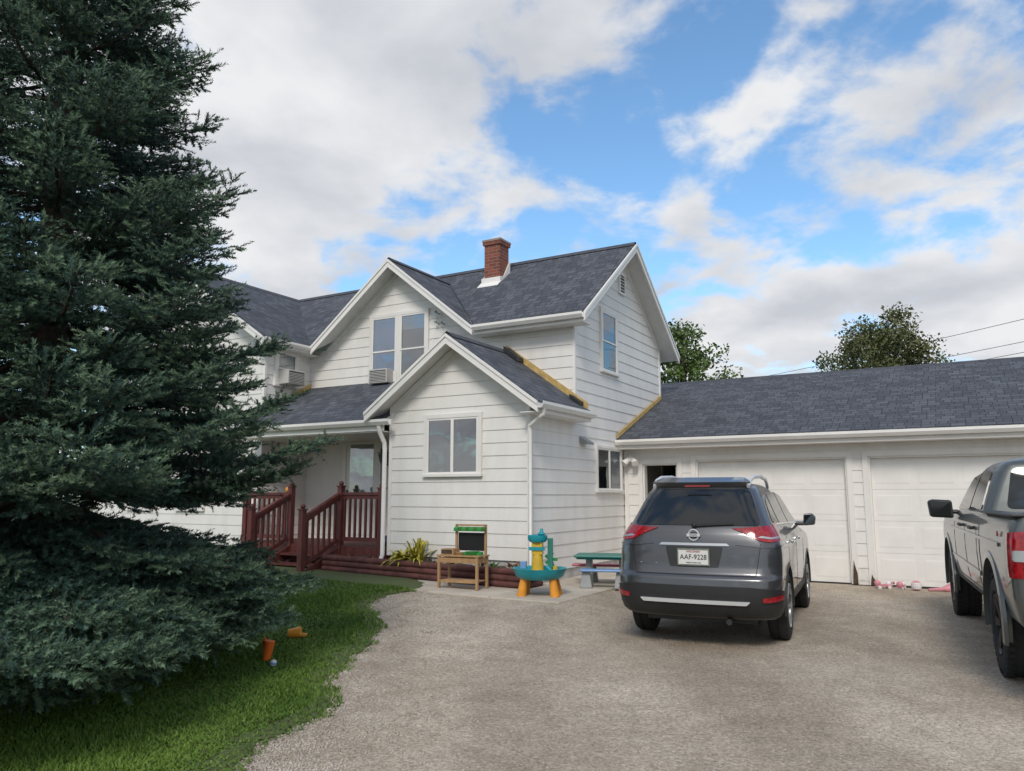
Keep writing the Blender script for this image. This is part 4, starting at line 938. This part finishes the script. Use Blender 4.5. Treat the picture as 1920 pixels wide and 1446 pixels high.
ho=hp.obj("hanging_planter",'black',smooth=40); tag(ho,"dark hanging flower pot under the porch eave beside the wall","planter"); X,Y=world(-3.15,.35); ho.location=(X,Y,2.08)
lp=leafplant("foliage","",0,0,0,60,.25,.02,'leafg',.9); lp.parent=ho; lp.location=(0,0,.15); del lp["label"]; del lp["category"]
# ================================================================ SPRUCE
def spruce(cx,cy,Ht=9.6):
    root=empty("spruce_tree","large blue green spruce tree with dense boughs on the lawn","tree",(cx,cy,float(H(cx,cy))))
    tk=MB(); tk.path([(0,0,-.1),(.02,0,3),(0,.03,7),(0,0,Ht)],[.2,.15,.08,.015],12)
    tk.obj("trunk",'bark',root,smooth=60)
    rz=[.0,.8,1.4,2.2,2.8,3.4,4.4,5.5,6.3,8,9.6]; rr=[2.0,2.15,2.30,2.42,2.05,1.70,1.52,1.22,.95,.6,.1]
    P0=[];D=[];LN=[];TP=[]; bm_=MB()
    def add(p,d,l,t): P0.append(p);D.append(d/np.linalg.norm(d));LN.append(l);TP.append(t)
    br=[]
    nb=300
    for i in range(nb):
        f=(i+.5)/nb; br.append((.25+(Ht-.4)*(f**1.15),i*2.39996+random.uniform(-.35,.35)))
    for i in range(95): br.append((random.uniform(.12,1.6),i*2.39996+random.uniform(-.3,.3)))
    for i in range(100): br.append((random.uniform(.10,1.5),math.radians(random.uniform(-125,-45))))
    for i,(z,az) in enumerate(br):
        R=max(.12,float(np.interp(z,rz,rr))*random.uniform(.78,1.10)-.14)
        da=math.degrees((az+math.pi)%(2*math.pi)-math.pi)
        w_=min(1,max(0,(-34-da)/18))*min(1,max(0,(da+150)/30))
        if z<1.9: R*=1+.60*w_*(1-z/2.0)**.8
        droop=-.20-.16*(1-z/Ht)+.25*(z/Ht)**2
        if z<1.5: droop=-min(.40,max(.02,(z-.05)/max(R,.1)*.95))
        curl=.28 if z>1.5 else .13
        d=np.array([math.cos(az),math.sin(az),0]); sd=np.array([-d[1],d[0],0]); base=np.array([0,0,z+ (.12*R if z>1.5 else .04*R)]); wv=random.uniform(-.12,.12) if w_<.1 or z>1.9 else random.uniform(-.12,.02)
        def bp(s): return base+d*R*s+np.array([0,0,R*(droop*s+curl*s**3)])+sd*R*wv*s*s
        pts=[bp(s) for s in (0,.35,.7,1)]
        bm_.path([tuple(p) for p in pts],[.014*R+.006,.010*R+.005,.006*R+.003,.003],5)
        ns=int(R/.135)+3
        for k in range(ns):
            s=min(1,.28+.72*(k+random.random()*.6)/ns)
            p=bp(s); tan=bp(s+.02)-bp(s-.02); tan/=np.linalg.norm(tan)
            for sg in (-1,1):
                l=min(.66,(.18+.50*R*(1.08-s)*.8))*random.uniform(.75,1.2)
                q=tan*.8+sd*sg*.75+np.array([0,0,random.uniform(-.22,.25)]); q/=np.linalg.norm(q)
                add(p,q,l,s>.8)
                nt_=int(l/.115)
                for j in range(nt_):
                    u=(j+.6)/(nt_+.3)
                    for s2 in (-1,1):
                        side=np.cross(q,[0,0,1]); side/=np.linalg.norm(side)+1e-9
                        e=q*.85+side*s2*.65+np.array([0,0,random.uniform(-.3,.4)])
                        add(p+q*l*u,e,random.uniform(.11,.20)*(1.25-.5*u),u>.45 and s>.6)
            if random.random()<.6:
                e=tan*.6+sd*random.uniform(-.6,.6)+np.array([0,0,random.choice((-.9,.6,.8))]); add(p,e,random.uniform(.12,.26),False)
        for sg in (-.5,0,.5):
            e=(bp(1)-bp(.93)); e/=np.linalg.norm(e); add(bp(.93),e+sd*sg+np.array([0,0,.15]),.2 if sg==0 else .15,True)
    bm_.obj("bough",'bark',root)["kind"]="stuff"
    P0=np.array(P0);D=np.array(D);LN=np.array(LN);TP=np.array(TP)
    zt=P0[:,2]+D[:,2]*LN; D[:,2]=np.where(zt<.05,np.abs(D[:,2])*.4+.12,D[:,2]); P0[:,2]=np.maximum(P0[:,2],.05)
    keep=(cx+P0[:,0])<-1.62; P0=P0[keep];D=D[keep];LN=LN[keep];TP=TP[keep]
    n=len(P0)
    K=27
    a=np.cross(D,[0,0,1.]); a/=np.linalg.norm(a,axis=1,keepdims=True)+1e-9; b=np.cross(D,a)
    fr=(np.arange(K)+rng.random((n,K)))/K; ph=rng.uniform(0,2*np.pi,(n,K))
    rad=a[:,None]*np.cos(ph)[...,None]+b[:,None]*np.sin(ph)[...,None]
    pos=P0[:,None]+D[:,None]*(LN[:,None]*fr)[...,None]
    nl=rng.uniform(.028,.046,(n,K))[...,None]*(1-.35*fr[...,None]**3)
    dr=D[:,None]*.65+rad*.8+np.array([0,0,.12])
    tip=pos+dr*nl; w=np.cross(dr,rad+.3*D[:,None]); w/=np.linalg.norm(w,axis=-1,keepdims=True)+1e-9; w=w*.0068
    V=np.stack([pos-w,pos+w,tip],2).reshape(-1,3); N=n*K; F=np.arange(3*N).reshape(N,3)
    mi=(np.repeat(TP,K)&(fr.ravel()>.25)).astype(int)
    cr=fast_mesh("crown",V,F,['needle','needletip'],mi); cr.parent=root
    return n
ns=spruce(-4.15,6.75)
print("SHOOTS",ns)
def broadleaf(cx,cy,top,rad,zb,lab,mt,seed,ls=.22,ncl=120,per=110):
    r_=np.random.default_rng(seed); random.seed(seed)
    root=empty("broadleaf_tree",lab,"tree",(cx,cy,0)); tk=MB(); tk.path([(0,0,-.1),(.1,0,zb),(0,.1,(zb+top)/2),(0,0,top*.9)],[.3,.24,.14,.03],10)
    C=[]
    hh=(top-zb)/2; zc=zb+hh
    while len(C)<ncl:
        p=r_.uniform(-1,1,3); q=np.linalg.norm(p)
        if q>1 or q<.25: continue
        lob=.84+.16*math.sin(p[0]*5+seed)*math.cos(p[1]*4+p[2]*5)
        C.append(np.array([p[0]*rad*lob*(1-.25*max(0,p[2])),p[1]*rad*lob*(1-.25*max(0,p[2])),zc+p[2]*hh*lob]))
    for c in C[::4]:
        tk.path([(0,0,zb+(c[2]-zb)*.4),tuple(c*np.array([.5,.5,1])-np.array([0,0,.25*(c[2]-zb)*.5])),tuple(c)],[.06,.035,.01],5)
    tk.obj("trunk",'bark',root)
    C=np.array(C); g_=np.clip(r_.normal(0,1,(ncl,per,3)),-1.7,1.7)
    P=(C[:,None]+g_*np.array([.12,.12,.09])*rad*r_.uniform(.6,1.2,(ncl,1,1))).reshape(-1,3); n=len(P)
    u=r_.normal(size=(n,3)); u/=np.linalg.norm(u,axis=1,keepdims=True); v=np.cross(u,r_.normal(size=(n,3))); v/=np.linalg.norm(v,axis=1,keepdims=True)
    s=(ls*r_.uniform(.5,1.2,n))[:,None]
    V=np.stack([P-u*s*.5,P+v*s*.28,P+u*s*.5,P-v*s*.28],1).reshape(-1,3)
    o=fast_mesh("crown",V,np.arange(4*n).reshape(n,4),[mt],k=4); o.parent=root
broadleaf(6.3,28,8.2,2.1,2.0,"green broadleaf tree standing behind the house and garage",'leafA',5,.16,110,130)
broadleaf(19.2,40,11.4,3.6,4.0,"round crowned tree with leaves starting to turn behind the garage",'leafB',9,.2,150,150)
def upole(x,y,h):
    m=MB(); m.cyl((0,0,0),(0,0,h),.15,.10,12); m.box(-1,1,-.06,.06,h-.5,h-.38)
    for k in (-.9,0,.9): m.cyl((k,0,h-.38),(k,0,h-.2),.04,n=8)
    o=m.obj("utility_pole",'pole',smooth=40); o.location=(x,y,0); tag(o,"wooden utility pole with crossarm behind the trees","utility pole","utility poles")
upole(12.0,54.5,9.0); upole(29,24.5,10.4)
for (z0,z1,dx) in [(8.8,10.3,0),(8.1,9.2,.3),(7.5,8.6,-.3)]:
    m=MB(); pts=[]
    for k in range(25):
        f=k/24; pts.append((12.0+17*f+dx,54.5-30*f,z0+(z1-z0)*f-1.2*4*f*(1-f)*.3))
    m.path(pts,.014,6); o=m.obj("power_line",'wire'); tag(o,"thin grey overhead power line sagging between poles","power line","overhead power lines")
# ================================================================ WORLD / LIGHT / CAMERA
SUN_EL,SUN_AZ=42,-168
az=math.radians(SUN_AZ); el=math.radians(SUN_EL)
sd=Vector((math.sin(az)*math.cos(el),math.cos(az)*math.cos(el),math.sin(el)))
w=bpy.data.worlds.new("World"); SC.world=w; w.use_nodes=True; nt=w.node_tree; bg=nt.nodes["Background"]; bg.inputs[1].default_value=1
sky=nt.nodes.new("ShaderNodeTexSky"); sky.sky_type='NISHITA'; sky.sun_disc=False; sky.sun_elevation=el; sky.sun_rotation=az; sky.ozone_density=2.0; sky.dust_density=.6
def mulv(v,c):
    n=nt.nodes.new("ShaderNodeVectorMath"); n.operation='MULTIPLY'; n.inputs[1].default_value=c; nt.links.new(v,n.inputs[0]); return n.outputs[0]
skyc=mulv(sky.outputs[0],(.165,.205,.215))
tc=nt.nodes.new("ShaderNodeTexCoord"); Dn=tc.outputs["Generated"]
sp=nt.nodes.new("ShaderNodeSeparateXYZ"); nt.links.new(Dn,sp.inputs[0])
def mth(op,a,b=None,c=None):
    n=nt.nodes.new("ShaderNodeMath"); n.operation=op
    for i,v in enumerate((a,b,c)):
        if v is None: continue
        if isinstance(v,(int,float)): n.inputs[i].default_value=v
        else: nt.links.new(v,n.inputs[i])
    return n.outputs[0]
zz=mth('ADD',mth('MAXIMUM',sp.outputs["Z"],0),.32)
cb=nt.nodes.new("ShaderNodeCombineXYZ"); nt.links.new(mth('DIVIDE',sp.outputs["X"],zz),cb.inputs[0]); nt.links.new(mth('DIVIDE',sp.outputs["Y"],zz),cb.inputs[1])
def noise(vec,s,d,r=.55,dist=0,off=(0,0,0)):
    mp=nt.nodes.new("ShaderNodeMapping"); mp.inputs["Location"].default_value=off; nt.links.new(vec,mp.inputs[0])
    n=nt.nodes.new("ShaderNodeTexNoise"); n.inputs["Scale"].default_value=s; n.inputs["Detail"].default_value=d; n.inputs["Roughness"].default_value=r; n.inputs["Distortion"].default_value=dist
    nt.links.new(mp.outputs[0],n.inputs["Vector"]); return n.outputs["Fac"]
n1=noise(cb.outputs[0],5.0,10,.56,.15,(3.1,1.7,0))
dens=mth('MULTIPLY_ADD',n1,1.7,-.32)
bk_=nt.nodes.new("ShaderNodeMapRange"); bk_.interpolation_type='SMOOTHSTEP'; bk_.inputs[1].default_value=.1; bk_.inputs[2].default_value=-.45; bk_.inputs[3].default_value=0; bk_.inputs[4].default_value=.24
nt.links.new(sp.outputs["Y"],bk_.inputs[0]); dens=mth('ADD',dens,bk_.outputs[0])
blobs=[(-15,33,.34,.32),(-20,25,.24,.28),(-6,28.5,.14,.15),(6,35.5,.12,.14),(-10,24.5,.09,.12),
 (-9,18.5,.11,-.18),(1.5,20,.16,-.10),(6.7,27,.13,-.14),(-3,21.5,.08,-.06),(4,23.3,.05,.08),(8,22.0,.05,.10),(-1,18.5,.04,.05),
 (24,25.5,.11,.16),(30,23.5,.09,.14),(18,24,.06,.12),(14,22.5,.06,.10),(18,19.6,.07,-.10),(25,19.3,.08,-.10),(31,18.8,.08,-.06),
 (18.7,13.5,.10,.24),(28.6,13,.15,.28),(15,9.5,.13,.2),(34,10,.18,.2),(-22,12,.15,.15),(-2,14,.1,-.1)]
for a,e,r,wt_ in blobs:
    a=math.radians(a);e=math.radians(e); c=(math.sin(a)*math.cos(e),math.cos(a)*math.cos(e),math.sin(e))
    dn=nt.nodes.new("ShaderNodeVectorMath"); dn.operation='DISTANCE'; dn.inputs[1].default_value=c; nt.links.new(Dn,dn.inputs[0])
    mr=nt.nodes.new("ShaderNodeMapRange"); mr.interpolation_type='SMOOTHSTEP'; mr.inputs[1].default_value=0; mr.inputs[2].default_value=r*1.35; mr.inputs[3].default_value=wt_; mr.inputs[4].default_value=0
    nt.links.new(dn.outputs["Value"],mr.inputs[0]); dens=mth('ADD',dens,mr.outputs[0])
al=nt.nodes.new("ShaderNodeMapRange"); al.interpolation_type='SMOOTHSTEP'; al.inputs[1].default_value=.44; al.inputs[2].default_value=.78; nt.links.new(dens,al.inputs[0])
n2=noise(cb.outputs[0],3.2,7,.5,.2,(7,2,0))
sh=mth('ADD',n2,mth('MULTIPLY',dens,-.13))
cr=nt.nodes.new("ShaderNodeValToRGB"); cr.color_ramp.elements[0].position=.22; cr.color_ramp.elements[0].color=(.58,.605,.66,1); cr.color_ramp.elements[1].position=.50; cr.color_ramp.elements[1].color=(.85,.86,.88,1)
nt.links.new(sh,cr.inputs[0])
mx=nt.nodes.new("ShaderNodeMixRGB"); nt.links.new(al.outputs[0],mx.inputs[0]); nt.links.new(skyc,mx.inputs[1]); nt.links.new(cr.outputs[0],mx.inputs[2])
nt.links.new(mx.outputs[0],bg.inputs[0])
su=bpy.data.lights.new("sun",'SUN'); su.energy=2.0; su.angle=math.radians(16); su.color=(1,.94,.85); so=bpy.data.objects.new("sun",su); COL.objects.link(so)
so.rotation_euler=sd.to_track_quat('Z','Y').to_euler()
cam=bpy.data.cameras.new("camera"); co=bpy.data.objects.new("camera",cam); COL.objects.link(co); co.location=(0,0,1.5); co.rotation_euler=(math.radians(90+8.12),0,0)
cam.sensor_width=36; cam.lens=27.19; cam.clip_end=5000; cam.clip_start=.05; SC.camera=co
SC.view_settings.view_transform='Standard'; SC.view_settings.look='None'; SC.view_settings.exposure=0
